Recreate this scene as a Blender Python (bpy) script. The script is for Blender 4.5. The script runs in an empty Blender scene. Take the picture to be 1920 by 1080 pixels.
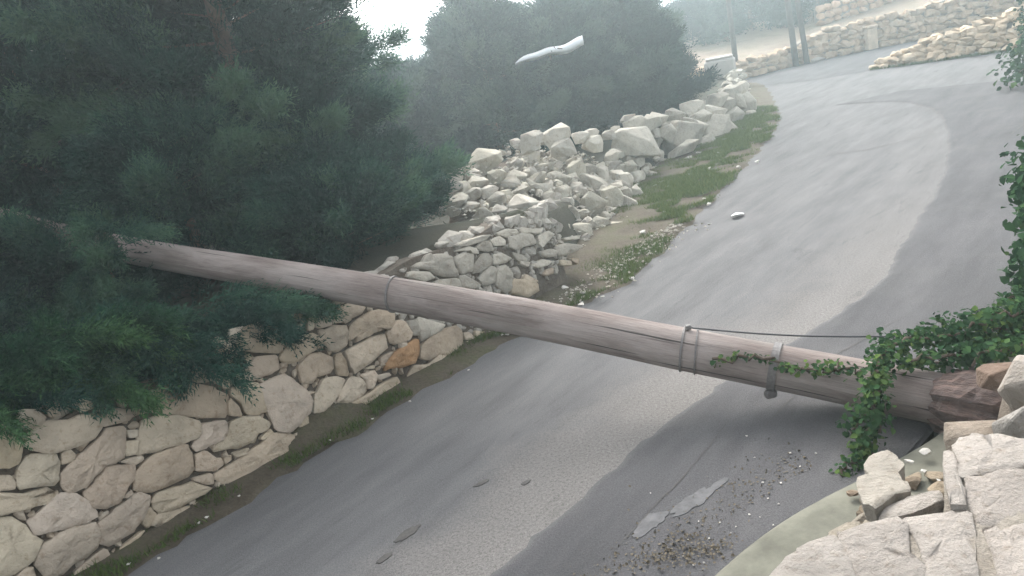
import bpy, bmesh, math, random
import numpy as np
from mathutils import Vector, Matrix

R = math.radians
scene = bpy.context.scene
col = scene.collection
random.seed(4)
rng = np.random.default_rng(4)

# ------------------------------------------------------------------ camera
CAM_H = 2.3
cam_data = bpy.data.cameras.new('camera')
cam = bpy.data.objects.new('camera', cam_data)
col.objects.link(cam)
cam_data.lens = 36 * 1500 / 1920
cam_data.clip_start = 0.05
cam_data.clip_end = 2000
_p = R(16.3)
_f = Vector((0, math.cos(_p), -math.sin(_p)))
_u = Vector((0, math.sin(_p), math.cos(_p)))
_r = Vector((1, 0, 0))
_ro = R(12)                                   # the phone was tilted
X = _r * math.cos(_ro) - _u * math.sin(_ro)
Y = _r * math.sin(_ro) + _u * math.cos(_ro)
cam.matrix_world = Matrix(((X.x, Y.x, -_f.x, 0), (X.y, Y.y, -_f.y, 0), (X.z, Y.z, -_f.z, CAM_H), (0, 0, 0, 1)))
scene.camera = cam

# ------------------------------------------------------------------ sky, sun, exposure
SUN_EL, SUN_AZ = R(40), R(-8)                # azimuth from +Y, positive to +X
world = bpy.data.worlds.new('World')
scene.world = world
world.use_nodes = True
nt = world.node_tree
nt.nodes.clear()
sky = nt.nodes.new('ShaderNodeTexSky')
sky.sky_type = 'NISHITA'
sky.sun_disc = False
sky.sun_elevation = SUN_EL
sky.sun_rotation = SUN_AZ
sky.air_density = 1.0
sky.dust_density = 5.0
sky.ozone_density = 1.0
hs = nt.nodes.new('ShaderNodeHueSaturation')
hs.inputs['Saturation'].default_value = 0.2
bgn = nt.nodes.new('ShaderNodeBackground')
bgn.inputs['Strength'].default_value = 0.15
wo = nt.nodes.new('ShaderNodeOutputWorld')
nt.links.new(sky.outputs[0], hs.inputs['Color'])
nt.links.new(hs.outputs[0], bgn.inputs['Color'])
nt.links.new(bgn.outputs[0], wo.inputs['Surface'])
sd = bpy.data.lights.new('sun', 'SUN')
sd.energy = 0.6
sd.angle = R(30)
sd.color = (1, .95, .88)
sun = bpy.data.objects.new('sun', sd)
col.objects.link(sun)
_d = Vector((math.sin(SUN_AZ) * math.cos(SUN_EL), math.cos(SUN_AZ) * math.cos(SUN_EL), math.sin(SUN_EL)))
sun.rotation_euler = _d.to_track_quat('Z', 'Y').to_euler()
scene.view_settings.view_transform = 'Standard'
scene.view_settings.look = 'None'
scene.view_settings.gamma = 1
scene.view_settings.use_curve_mapping = False
scene.view_settings.exposure = 2.02
scene.cycles.volume_bounces = 1
scene.cycles.max_bounces = 6
scene.cycles.transparent_max_bounces = 8

# ------------------------------------------------------------------ materials
def mat(name, rough=.9):
    m = bpy.data.materials.new(name)
    m.use_nodes = True
    b = m.node_tree.nodes['Principled BSDF']
    b.inputs['Roughness'].default_value = rough
    b.inputs['Specular IOR Level'].default_value = .25
    return m, m.node_tree, b

class G:                                       # small node-graph helper
    def __init__(s, t): s.t = t
    def n(s, k, **kw):
        x = s.t.nodes.new(k)
        for a, v in kw.items(): setattr(x, a, v)
        return x
    def l(s, a, b): s.t.links.new(a, b)
    def coord(s, kind='Object', scale=(1, 1, 1), rot=(0, 0, 0)):
        c = s.n('ShaderNodeTexCoord'); m = s.n('ShaderNodeMapping')
        m.inputs['Scale'].default_value = scale; m.inputs['Rotation'].default_value = rot
        s.l(c.outputs[kind], m.inputs['Vector']); return m.outputs[0]
    def pos(s, scale=(1, 1, 1), rot=(0, 0, 0)):
        c = s.n('ShaderNodeNewGeometry'); m = s.n('ShaderNodeMapping')
        m.inputs['Scale'].default_value = scale; m.inputs['Rotation'].default_value = rot
        s.l(c.outputs['Position'], m.inputs['Vector']); return m.outputs[0]
    def noise(s, vec, scale, detail=6, rough=.6, dist=0):
        x = s.n('ShaderNodeTexNoise')
        x.inputs['Scale'].default_value = scale; x.inputs['Detail'].default_value = detail
        x.inputs['Roughness'].default_value = rough; x.inputs['Distortion'].default_value = dist
        if vec is not None: s.l(vec, x.inputs['Vector'])
        return x.outputs['Fac']
    def voro(s, vec, scale):
        x = s.n('ShaderNodeTexVoronoi'); x.inputs['Scale'].default_value = scale
        s.l(vec, x.inputs['Vector']); return x
    def ramp(s, fac, stops):
        x = s.n('ShaderNodeValToRGB'); e = x.color_ramp.elements
        while len(e) < len(stops): e.new(.5)
        for q, (p, c) in zip(e, stops):
            q.position = p; q.color = (*c, 1) if len(c) == 3 else c
        s.l(fac, x.inputs[0]); return x.outputs[0]
    def mix(s, fac, a, b, mode='MIX'):
        x = s.n('ShaderNodeMix', data_type='RGBA', blend_type=mode)
        for k, v in ((0, fac), (6, a), (7, b)):
            if hasattr(v, 'links'): s.l(v, x.inputs[k])
            else: x.inputs[k].default_value = v if k == 0 else (*v, 1)
        return x.outputs[2]
    def mth(s, op, a, b=0):
        x = s.n('ShaderNodeMath', operation=op)
        for k, v in ((0, a), (1, b)):
            if hasattr(v, 'links'): s.l(v, x.inputs[k])
            else: x.inputs[k].default_value = v
        return x.outputs[0]
    def bump(s, b, h, strength=.4, dist=.01):
        x = s.n('ShaderNodeBump'); x.inputs['Strength'].default_value = strength
        x.inputs['Distance'].default_value = dist
        s.l(h, x.inputs['Height']); s.l(x.outputs[0], b.inputs['Normal'])

def gv(v): return (v, v, v)

def stone_mat(name, c0, c1, c2, bscale=1.0):
    m, t, b = mat(name, .95); g = G(t)
    oi = g.n('ShaderNodeObjectInfo')
    vec = g.pos()
    n1 = g.noise(vec, 4.0, 6, .65)
    n2 = g.noise(vec, 22.0, 8, .7)
    base = g.ramp(oi.outputs['Random'], [(0, c0), (.5, c1), (1, c2)])
    v = g.ramp(n1, [(.3, gv(.72)), (.55, gv(1.0)), (.75, gv(1.12))])
    c = g.mix(1, base, v, 'MULTIPLY')
    st = g.ramp(n2, [(.28, (.55, .47, .38)), (.46, (1, 1, 1))])
    c = g.mix(.75, c, st, 'MULTIPLY')
    pt = g.noise(g.pos(), 1.7, 4, .6)
    c = g.mix(g.ramp(pt, [(.55, gv(0)), (.72, gv(.35))]), c, tuple(v * .72 for v in c0))
    c = g.mix(1, c, oi.outputs['Color'], 'MULTIPLY')
    g.l(c, b.inputs['Base Color'])
    h = g.mth('ADD', g.mth('MULTIPLY', g.noise(vec, 9 * bscale, 8, .7), 1.0), g.mth('MULTIPLY', g.noise(vec, 55, 5, .7), .3))
    g.bump(b, h, 1.0, .04)
    return m

M = {}
M['stone_beige'] = stone_mat('stone_beige', (.47, .385, .29), (.53, .445, .345), (.57, .495, .4))
M['stone_grey'] = stone_mat('stone_grey', (.33, .305, .265), (.41, .38, .33), (.48, .445, .385))
M['stone_white'] = stone_mat('stone_white', (.282, .255, .231), (.301, .274, .249), (.312, .289, .265))
M['stone_sunny'] = stone_mat('stone_sunny', (.5, .39, .285), (.57, .455, .34), (.62, .51, .395))  # warm stone of the far walls, with sunlight put into its colour

def soil_mat(name, a, b_, c_, sc=3.0):
    m, t, b = mat(name, 1); g = G(t)
    vec = g.pos()
    n1 = g.noise(vec, sc, 8, .65)
    c = g.ramp(n1, [(.3, a), (.5, b_), (.7, c_)])
    n2 = g.noise(vec, 40, 6, .75)
    c = g.mix(.8, c, g.ramp(n2, [(.3, gv(.55)), (.6, gv(1.1))]), 'MULTIPLY')
    g.l(c, b.inputs['Base Color'])
    g.bump(b, g.mth('ADD', n2, g.mth('MULTIPLY', n1, 2)), .8, .03)
    return m
M['soil'] = soil_mat('soil', (.045, .034, .022), (.068, .053, .038), (.090, .075, .053))
M['verge'] = soil_mat('verge_soil', (.062, .048, .033), (.098, .081, .058), (.081, .084, .040), 2.2)
M['ground'] = soil_mat('ground_soil', (.023, .023, .013), (.045, .041, .027), (.032, .038, .018), .8)
M['far_ground'] = soil_mat('terrace_soil', (.22, .17, .13), (.3, .24, .185), (.17, .155, .1), .9)
M['core'] = soil_mat('wall_core', (.085, .070, .053), (.131, .107, .083), (.184, .153, .122), 6)
M['mortar'] = soil_mat('mortar', (.216, .186, .150), (.276, .246, .207), (.312, .282, .240), 6)

def asphalt(name, kind):
    m, t, b = mat(name, .92); g = G(t)
    vec = g.pos()
    at = g.n('ShaderNodeAttribute', attribute_name='edge')   # metres from the newer dark strip
    rotv = g.pos((1, 1, 1), (0, 0, R(-42.6)))                # along the road
    mp = g.n('ShaderNodeMapping'); mp.inputs['Scale'].default_value = (.45, 2.2, 1)
    rv = g.pos((1, 1, 1), (0, 0, R(-47.3)))
    g.l(rv, mp.inputs['Vector'])
    streak = g.noise(mp.outputs[0], 1.6, 7, .65)
    grain = g.noise(vec, 130, 3, .8)
    grit = g.noise(vec, 55, 6, .8)
    blot = g.noise(vec, 1.3, 6, .6)
    if kind == 'lane':
        base = g.ramp(streak, [(.3, (.1, .099, .1)), (.5, (.13, .128, .129)), (.72, (.162, .159, .158))])
        # worn gravelly strip beside the joint
        w = g.mth('ADD', at.outputs['Fac'], g.mth('MULTIPLY', g.mth('SUBTRACT', blot, .5), 1.2))
        sepy = g.n('ShaderNodeSeparateXYZ'); g.l(g.pos(), sepy.inputs[0])
        fade = g.ramp(g.mth('MULTIPLY', sepy.outputs[1], .1), [(.45, gv(1)), (.85, gv(.15))])
        wear = g.ramp(w, [(0, gv(.9)), (.38, gv(.75)), (.75, gv(0))])
        gr = g.ramp(grit, [(.32, (.101, .091, .084)), (.5, (.197, .186, .175)), (.7, (.252, .239, .227))])
        base = g.mix(g.mth('MULTIPLY', wear, fade), base, gr)
        pale = g.ramp(g.noise(mp.outputs[0], 4, 6, .7), [(.56, gv(0)), (.72, gv(.28))])
        dk_ = g.ramp(g.noise(mp.outputs[0], 2.7, 8, .72, .6), [(.3, gv(.6)), (.42, gv(1))])
        base = g.mix(pale, base, (.189, .183, .178))
    else:
        base = g.ramp(streak, [(.3, (.074, .073, .075)), (.5, (.094, .092, .095)), (.72, (.117, .114, .117))])
        # pale crumbled rim along the joint
        w = g.mth('ADD', at.outputs['Fac'], g.mth('MULTIPLY', g.mth('SUBTRACT', grit, .5), .12))
        base = g.mix(g.ramp(w, [(0, gv(.55)), (.02, gv(.3)), (.045, gv(0))]), base, (.154, .150, .147))
        dust = g.ramp(blot, [(.5, gv(0)), (.7, gv(.35))])
        base = g.mix(dust, base, (.140, .136, .133))
    if kind == 'lane': base = g.mix(.7, base, dk_, 'MULTIPLY')
    c = g.mix(.75, base, g.ramp(grain, [(.25, gv(.4)), (.5, gv(1)), (.75, gv(1.6))]), 'MULTIPLY')
    c = g.mix(.4, c, g.ramp(grit, [(.3, gv(.75)), (.7, gv(1.15))]), 'MULTIPLY')
    g.l(c, b.inputs['Base Color'])
    b.inputs['Specular IOR Level'].default_value = .08; b.inputs['Roughness'].default_value = 1
    g.bump(b, g.mth('ADD', grain, g.mth('MULTIPLY', grit, 1.5)), .6, .012)
    return m
M['lane'] = asphalt('asphalt_lane', 'lane')
M['dark'] = asphalt('asphalt_dark', 'dark')

def flat_mat(name, c, var=.2, sc=8, rough=.9, spec=.25):
    m, t, b = mat(name, rough); g = G(t)
    b.inputs['Specular IOR Level'].default_value = spec
    n1 = g.noise(g.pos(), sc, 7, .7)
    c1 = tuple(v * (1 - var) for v in c); c2 = tuple(min(1, v * (1 + var)) for v in c)
    g.l(g.ramp(n1, [(.3, c1), (.7, c2)]), b.inputs['Base Color'])
    g.bump(b, n1, .4, .01)
    return m
M['concrete'] = flat_mat('mossy_concrete', (.128, .126, .1), .35, 4)
M['concrete_pale'] = flat_mat('pale_concrete', (.375, .352, .323), .15, 5)
M['concrete_grey'] = flat_mat('grey_concrete', (.150, .158, .161), .25, 9)
M['metal'] = flat_mat('dull_steel', (.12, .11, .105), .35, 60, .55, .5)
M['wire'] = flat_mat('black_wire', (.02, .02, .024), .2, 60, .5, .4)
M['sheet'] = flat_mat('white_strip', (.8, .82, .84), .06, 9, .4, .5)
M['scrap'] = flat_mat('white_scrap', (.72, .72, .7), .1, 20)
M['chip'] = flat_mat('pale_chip', (.480, .456, .416), .2, 50)
M['crumb'] = flat_mat('dark_crumb', (.08, .075, .07), .3, 30)
M['stain'] = flat_mat('grey_scab', (.105, .104, .106), .3, 18)
M['litter'] = flat_mat('dry_litter', (.112, .094, .068), .5, 40)
M['bark'] = flat_mat('bark', (.1, .075, .055), .4, 14)
M['far_pole'] = flat_mat('far_pole_wood', (.07, .065, .06), .3, 14)

def pole_mat():
    m, t, b = mat('weathered_pole_wood', .9); g = G(t)
    uv = g.n('ShaderNodeUVMap'); uv.uv_map = 'UVMap'
    def mp(sx, sy):
        q = g.n('ShaderNodeMapping'); q.inputs['Scale'].default_value = (sx, sy, 1)
        g.l(uv.outputs[0], q.inputs['Vector']); return q.outputs[0]
    long_ = g.noise(mp(1.6, 16), 1.8, 9, .72)
    fine = g.noise(mp(2.5, 60), 2.0, 7, .75)
    patch = g.noise(mp(1.1, 2.6), 1.3, 7, .6, .4)
    c = g.ramp(long_, [(.28, (.11, .082, .075)), (.5, (.185, .15, .134)), (.72, (.25, .207, .188))])
    bl = g.ramp(patch, [(.42, gv(0)), (.5, gv(.35)), (.6, gv(.75))])
    c = g.mix(bl, c, (.31, .27, .248))
    gr = g.ramp(g.noise(mp(.7, 2), 1.1, 4, .6), [(.55, gv(0)), (.7, gv(.5))])
    c = g.mix(gr, c, (.176, .167, .145))
    c = g.mix(.85, c, g.ramp(fine, [(.25, gv(.5)), (.48, gv(1)), (.75, gv(1.15))]), 'MULTIPLY')
    crack = g.ramp(g.noise(mp(.5, 22), 1.3, 3, .5), [(.33, gv(.12)), (.365, gv(1))])
    c = g.mix(.9, c, crack, 'MULTIPLY')
    g.l(c, b.inputs['Base Color'])
    g.bump(b, g.mth('ADD', g.mth('ADD', long_, fine), g.mth('MULTIPLY', crack, .8)), .7, .012)
    return m
M['pole'] = pole_mat()

def butt_mat():
    m, t, b = mat('rotten_red_wood', .9); g = G(t)
    uv = g.n('ShaderNodeUVMap'); uv.uv_map = 'UVMap'
    q = g.n('ShaderNodeMapping'); q.inputs['Scale'].default_value = (3, 16, 1)
    g.l(uv.outputs[0], q.inputs['Vector'])
    n1 = g.noise(q.outputs[0], 1.6, 8, .7)
    n2 = g.noise(g.coord('Object'), 9, 6, .6)
    c = g.ramp(n1, [(.28, (.034, .025, .022)), (.48, (.095, .068, .06)), (.62, (.16, .108, .092)), (.75, (.3, .23, .2))])
    c = g.mix(g.ramp(n2, [(.5, gv(0)), (.66, gv(.7))]), c, (.11, .085, .08))
    g.l(c, b.inputs['Base Color'])
    g.bump(b, g.mth('ADD', n1, n2), .9, .03)
    return m
M['butt'] = butt_mat()

def leaf_mat(name, dark, mid, light, transl=.25):
    m = bpy.data.materials.new(name); m.use_nodes = True
    t = m.node_tree; t.nodes.clear(); g = G(t)
    at = g.n('ShaderNodeAttribute', attribute_name='tint')
    c = g.ramp(at.outputs['Fac'], [(0, dark), (.5, mid), (1, light)])
    d = g.n('ShaderNodeBsdfDiffuse'); tr = g.n('ShaderNodeBsdfTranslucent')
    mx = g.n('ShaderNodeMixShader'); mx.inputs[0].default_value = transl
    o = g.n('ShaderNodeOutputMaterial')
    g.l(c, d.inputs['Color']); g.l(c, tr.inputs['Color'])
    g.l(d.outputs[0], mx.inputs[1]); g.l(tr.outputs[0], mx.inputs[2]); g.l(mx.outputs[0], o.inputs['Surface'])
    return m
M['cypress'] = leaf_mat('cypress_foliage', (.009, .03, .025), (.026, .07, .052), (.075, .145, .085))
M['cypress_far'] = leaf_mat('far_foliage', (.008, .026, .025), (.02, .05, .045), (.045, .085, .065), .12)
M['juniper'] = leaf_mat('green_cypress_foliage', (.008, .028, .018), (.024, .066, .034), (.075, .15, .06))  # greener leaf tone for the branches over the wall top
M['ivy'] = leaf_mat('ivy_leaf', (.017, .042, .021), (.035, .077, .032), (.112, .168, .042), .2)
M['grass'] = leaf_mat('grass_blade', (.052, .078, .025), (.086, .128, .035), (.147, .173, .061), .2)
M['dry_stem'] = flat_mat('dry_stem', (.075, .055, .04), .4, 30)

# ------------------------------------------------------------------ object helpers
def link(name, me, m=None, parent=None):
    o = bpy.data.objects.new(name, me)
    col.objects.link(o)
    if m is not None and not me.materials: me.materials.append(m)
    if parent is not None: o.parent = parent
    return o

def tag(o, label=None, cat=None, group=None, kind=None):
    for k, v in (('label', label), ('category', cat), ('group', group), ('kind', kind)):
        if v: o[k] = v
    return o

def thing(name, label, cat, loc=(0, 0, 0), group=None):
    o = bpy.data.objects.new(name, None)
    o.empty_display_size = .2
    col.objects.link(o)
    o.location = loc
    return tag(o, label, cat, group)

def mesh_np(name, V, faces_n, idx, smooth=False):
    """V (n,3); faces_n verts per face (int); idx flat."""
    me = bpy.data.meshes.new(name)
    V = np.asarray(V, np.float32).reshape(-1, 3); idx = np.asarray(idx, np.int32).ravel()
    nf = len(idx) // faces_n
    me.vertices.add(len(V)); me.vertices.foreach_set('co', V.ravel())
    me.loops.add(len(idx)); me.loops.foreach_set('vertex_index', idx)
    me.polygons.add(nf)
    me.polygons.foreach_set('loop_start', np.arange(nf, dtype=np.int32) * faces_n)
    me.polygons.foreach_set('loop_total', np.full(nf, faces_n, np.int32))
    if smooth: me.polygons.foreach_set('use_smooth', np.ones(nf, bool))
    me.update(calc_edges=True)
    return me

def mesh_py(name, V, F, smooth=False):
    me = bpy.data.meshes.new(name)
    me.from_pydata([tuple(v) for v in V], [], F)
    if smooth:
        for p in me.polygons: p.use_smooth = True
    me.update()
    return me

def box_mesh(name, sx, sy, sz, z0=0, bev=.01):
    bm = bmesh.new()
    bmesh.ops.create_cube(bm, size=1)
    for v in bm.verts: v.co = Vector((v.co.x * sx, v.co.y * sy, (v.co.z + .5) * sz + z0))
    if bev: bmesh.ops.bevel(bm, geom=list(bm.edges), offset=bev, segments=1, affect='EDGES')
    me = bpy.data.meshes.new(name); bm.to_mesh(me); bm.free()
    return me

def tube_mesh(name, pts, rads, seg=10, wob=0, cap=True, smooth=True, uv=True, seed=0):
    rr = random.Random(seed)
    pts = [Vector(p) for p in pts]
    V, F, U = [], [], []
    L = 0
    ref = Vector((0, 0, 1))
    for i, p in enumerate(pts):
        a = pts[max(0, i - 1)]; b = pts[min(len(pts) - 1, i + 1)]
        t = (b - a).normalized()
        rf = ref if abs(t.z) < .95 else Vector((1, 0, 0))
        s = t.cross(rf).normalized(); q = s.cross(t)
        if i: L += (p - pts[i - 1]).length
        for k in range(seg + 1):
            w = 2 * math.pi * (k % seg) / seg
            r = rads[i] * (1 + wob * math.sin(3 * w + i * .7 + seed) * .5 + (wob * rr.uniform(-1, 1) if k < seg else 0))
            if k == seg: V.append(V[len(V) - seg]); 
            else: V.append(p + (s * math.cos(w) + q * math.sin(w)) * r)
            U.append((L, k / seg))
    n = seg + 1
    for i in range(len(pts) - 1):
        for k in range(seg):
            F.append((i * n + k, i * n + k + 1, (i + 1) * n + k + 1, (i + 1) * n + k))
    if cap:
        for i, rev in ((0, False), (len(pts) - 1, True)):
            c = len(V); V.append(pts[i]); U.append((U[i * n][0], .5))
            for k in range(seg):
                f = (c, i * n + k + 1, i * n + k)
                F.append(f if not rev else f[::-1])
    me = mesh_py(name, V, F, smooth)
    if uv:
        l = me.uv_layers.new(name='UVMap')
        for lp in me.loops: l.data[lp.index].uv = U[lp.vertex_index]
    return me

def resample(pl, n):
    P = np.asarray(pl, float)
    s = np.r_[0, np.cumsum(np.linalg.norm(np.diff(P, axis=0), axis=1))]
    t = np.linspace(0, s[-1], n)
    return np.stack([np.interp(t, s, P[:, k]) for k in range(P.shape[1])], 1)

def smooth_pl(pl, n, it=3):
    P = np.asarray(pl, float)
    for _ in range(it):
        Q = [P[0]]
        for a, b in zip(P[:-1], P[1:]): Q += [a * .75 + b * .25, a * .25 + b * .75]
        Q.append(P[-1]); P = np.array(Q)
    return resample(P, n)

def nz(x, seed=0):                               # cheap 1-D noise
    x = np.asarray(x, float); r = np.zeros_like(x)
    g = np.random.default_rng(seed)
    for k in range(1, 7):
        r += np.sin(x * k * 1.7 * (1 + g.random() * .4) + g.random() * 6.28) / k ** .8
    return r / 3

# ------------------------------------------------------------------ layout lines (metres; camera above the origin looking along +Y)
WA = np.array([-2.54, 4.11, 0.]); WD = np.array([.679, .735, 0.]); WN = np.array([.735, -.679, 0.])
BAT = R(8)
WN2 = WN * math.cos(BAT) + np.array([0, 0, math.sin(BAT)])
WU2 = np.array([0, 0, 1]) * math.cos(BAT) - WN * math.sin(BAT)
LEFT_LINE = [(-9.3, -3.2), (-2.54, 4.11), (.25, 7.13), (.9, 8.5), (1.75, 11.0), (3.2, 13.6), (5.2, 16.8), (7.6, 22.4), (7.2, 25.5), (2, 28)]
RIGHT_LINE = [(-6, -2.6), (-.2, 1.25), (.75, 2.1), (1.45, 2.85), (2.3, 3.75), (3.9, 5.4), (5.9, 8.3), (9.2, 12.0), (13.5, 16.2), (22, 20)]

def sdist(px, py, line):                         # signed distance, + = left of the line
    L = np.asarray(line, float); best = np.full(px.shape, 1e9); sg = np.ones(px.shape)
    for a, b in zip(L[:-1], L[1:]):
        ab = b - a; t = np.clip(((px - a[0]) * ab[0] + (py - a[1]) * ab[1]) / (ab @ ab), 0, 1)
        dx = px - a[0] - t * ab[0]; dy = py - a[1] - t * ab[1]; dd = np.hypot(dx, dy)
        cr = ab[0] * (py - a[1]) - ab[1] * (px - a[0])
        u = dd < best - 1e-9
        best = np.where(u, dd, best); sg = np.where(u, np.sign(cr), sg)
    return best * sg

def sstep(x, a, b):
    t = np.clip((x - a) / (b - a), 0, 1); return t * t * (3 - 2 * t)

FAR_LINE = [(5.0, 25.6), (8.3, 24.95), (10.6, 26.0), (13, 25.9), (18, 24.6), (26, 23)]
def ground_z(x, y):
    z = np.full(x.shape, -.035)
    dl = sdist(x, y, LEFT_LINE)
    hl = .82 - .5 * sstep(y, 7.2, 10.5) 
    z = z + (hl + .05) * sstep(dl, .12, .4) * (y < 29)
    dr = -sdist(x, y, RIGHT_LINE)
    z = z + .45 * sstep(dr, .25, .6) * (1 - .6 * sstep(y, 6, 12))
    df = sdist(x, y, FAR_LINE)
    z = z + np.where((df > .2) & (x > 5), np.clip((df - .2) * .16, 0, 1.5) + .4 + .1 * np.clip(x - 12, 0, 8), 0)
    fall = np.clip(np.hypot(x, y) - 34, 0, 200) * .12
    z = z - np.minimum(fall, 12)
    z += .04 * np.sin(x * 2.1 + y * 1.3) * np.sin(y * 1.7 - x) * sstep(np.abs(dl), .3, 1.0) * (dl > 0)
    return z

# ------------------------------------------------------------------ ground sheet
def axis(lo, hi, a, b, fine, coarse):
    l = [a]
    st = fine
    while l[-1] > lo: st = min(st * 1.22, coarse); l.append(l[-1] - st)
    h = [b]; st = fine
    while h[-1] < hi: st = min(st * 1.22, coarse); h.append(h[-1] + st)
    return np.r_[l[::-1], np.arange(a + fine, b, fine), h]
gx = axis(-170, 170, -7, 12, .12, 14); gy = axis(-60, 190, -1, 29, .12, 14)
GX, GY = np.meshgrid(gx, gy); GZ = ground_z(GX, GY)
nx, ny = len(gx), len(gy)
ii = (np.arange(ny - 1)[:, None] * nx + np.arange(nx - 1)[None]).ravel()
gme = mesh_np('ground', np.stack([GX, GY, GZ], -1), 4, np.stack([ii, ii + 1, ii + nx + 1, ii + nx], 1), True)
gme.materials.append(M['ground']); gme.materials.append(M['far_ground'])
cx = (GX[:-1, :-1] + .1).ravel(); cy = (GY[:-1, :-1] + .1).ravel()
gme.polygons.foreach_set('material_index', ((sdist(cx, cy, FAR_LINE) > .1) & (cx > 5)).astype(np.int32))
ground = link('ground', gme); tag(ground, kind='structure')

# ------------------------------------------------------------------ roads
def loft(name, A, B, m, nn, mm, z, kind='structure', zf=None, edgeline=None, parent=None):
    V = []
    for j in range(mm):
        t = j / (mm - 1); V.append(A * (1 - t) + B * t)
    V = np.stack(V, 1).reshape(-1, 2)
    Z = np.full(len(V), z) if zf is None else zf(V, np.tile(np.linspace(0, 1, mm), nn))
    ii = (np.arange(nn - 1)[:, None] * mm + np.arange(mm - 1)[None]).ravel()
    me = mesh_np(name, np.c_[V, Z], 4, np.stack([ii, ii + 1, ii + mm + 1, ii + mm], 1), True)
    if len(me.polygons) and me.polygons[0].normal.z < 0: me.flip_normals()
    if edgeline is not None:
        a = me.attributes.new('edge', 'FLOAT', 'POINT')
        a.data.foreach_set('value', np.abs(sdist(V[:, 0], V[:, 1], edgeline)).astype(np.float32))
    o = link(name, me, m, parent)
    if kind: tag(o, kind=kind)
    return o
N = 260
ROAD_L = resample([(-6.6, -.2), (-2.75, 4.0), (-.5, 6.45), (.6, 7.3), (1.6, 8.9), (2.9, 11.0), (5.0, 15.5), (7.3, 22.0), (7.4, 24.2), (1, 26.3)], N)
ROAD_R = resample([(-3.2, -.6), (.5, 2.75), (1.5, 3.25), (2.4, 4.0), (3.9, 5.6), (6.0, 8.6), (9.3, 12.3), (13.6, 16.5), (24, 20.0), (27, 22.5)], N)
DARK = np.array([(-3.6, -.1), (-2.2, 1.3), (-.35, 3.23), (.17, 3.79), (1.1, 4.67), (1.96, 5.21), (2.78, 5.76), (3.61, 6.9), (4.86, 8.43), (6.4, 10.9), (7.4, 13.0), (7.6, 14.6), (6.9, 15.6)])
dk = smooth_pl(DARK, N, 2)
tt = np.linspace(0, 60, N)
nrm = np.gradient(dk, axis=0); nrm = np.stack([-nrm[:, 1], nrm[:, 0]], 1) / np.linalg.norm(nrm, axis=1)[:, None]
dk = dk + nrm * (nz(tt, 3) * .035 + nz(tt * 3.1, 5) * .018)[:, None]
loft('road', ROAD_L, ROAD_R, M['lane'], N, 60, 0, edgeline=DARK[:-3])
drr = resample([(-2.9, -.6), (.55, 2.8), (1.5, 3.27), (2.4, 4.02), (3.9, 5.62), (6.0, 8.62), (9.0, 12.3), (9.4, 14.2), (8.2, 15.6)], N)
def zdark(V, u): return .004 + .012 * sstep(u, 0, .05)
loft('dark_road_strip', dk, drr, M['dark'], N, 30, .008, edgeline=dk, zf=zdark)
# junction: newer dark asphalt of the cross road
ca = resample([(7.5, 22.6), (8.4, 20.8), (10.0, 20.0), (12.0, 18.2), (18, 16.9)], 60); cb = resample([(7.9, 25.0), (10.6, 25.85), (13, 25.7), (18, 24.3), (26, 22.6)], 60)
loft('cross_road', ca, cb, M['dark'], 60, 20, .006, edgeline=[(0, -50), (1, -50)])

# verge along the left wall: dirt with a grassy stretch
VN = 300
vin = smooth_pl([(-6.4, -.1), (-2.6, 4.07), (-.36, 6.47), (.25, 7.1), (.75, 8.1), (1.6, 10.0), (2.0, 11.3), (3.4, 13.5), (5.4, 16.5), (7.7, 22.3), (7.7, 23.6)], VN, 2)
vout = smooth_pl([(-6.15, -.4), (-2.3, 3.98), (-1.5, 4.9), (-.2, 6.25), (.62, 6.85), (1.15, 7.2), (1.95, 8.5), (3.05, 10.3), (4.4, 12.6), (5.6, 14.9), (6.5, 17.5), (8.0, 22.3), (8.0, 23.6)], VN, 2)
tv = np.linspace(0, 70, VN)
vdir = (vout - vin) / np.linalg.norm(vout - vin, axis=1)[:, None]
vout = vout + vdir * (nz(tv * 1.3, 8) * .09 + nz(tv * 5, 9) * .05)[:, None]
vin = vin - vdir * .25
def zverge(V, u):
    return .018 + .055 * (1 - sstep(u, .1, .95)) + .012 * np.sin(V[:, 0] * 9) * np.sin(V[:, 1] * 7) * (1 - u) - .03 * sstep(u, .9, 1)
loft('verge', vin, vout, M['verge'], VN, 14, 0, zf=zverge)

# concrete footing below the near wall
fo = smooth_pl([(-1.9, .75), (-.3, 2.15), (.59, 2.91), (1.04, 3.2), (1.45, 3.34), (1.95, 3.55), (2.5, 3.95)], 80, 2)
fi = resample([(-1.0, .2), (.5, 1.9), (1.0, 2.5), (1.4, 2.75), (1.75, 2.95), (2.2, 3.25), (2.75, 3.75)], 80)
loft('concrete_footing', fo, fi, M['concrete'], 80, 10, 0, zf=lambda V, u: .012 + .05 * sstep(u, 0, .12) + .03 * u)

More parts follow.
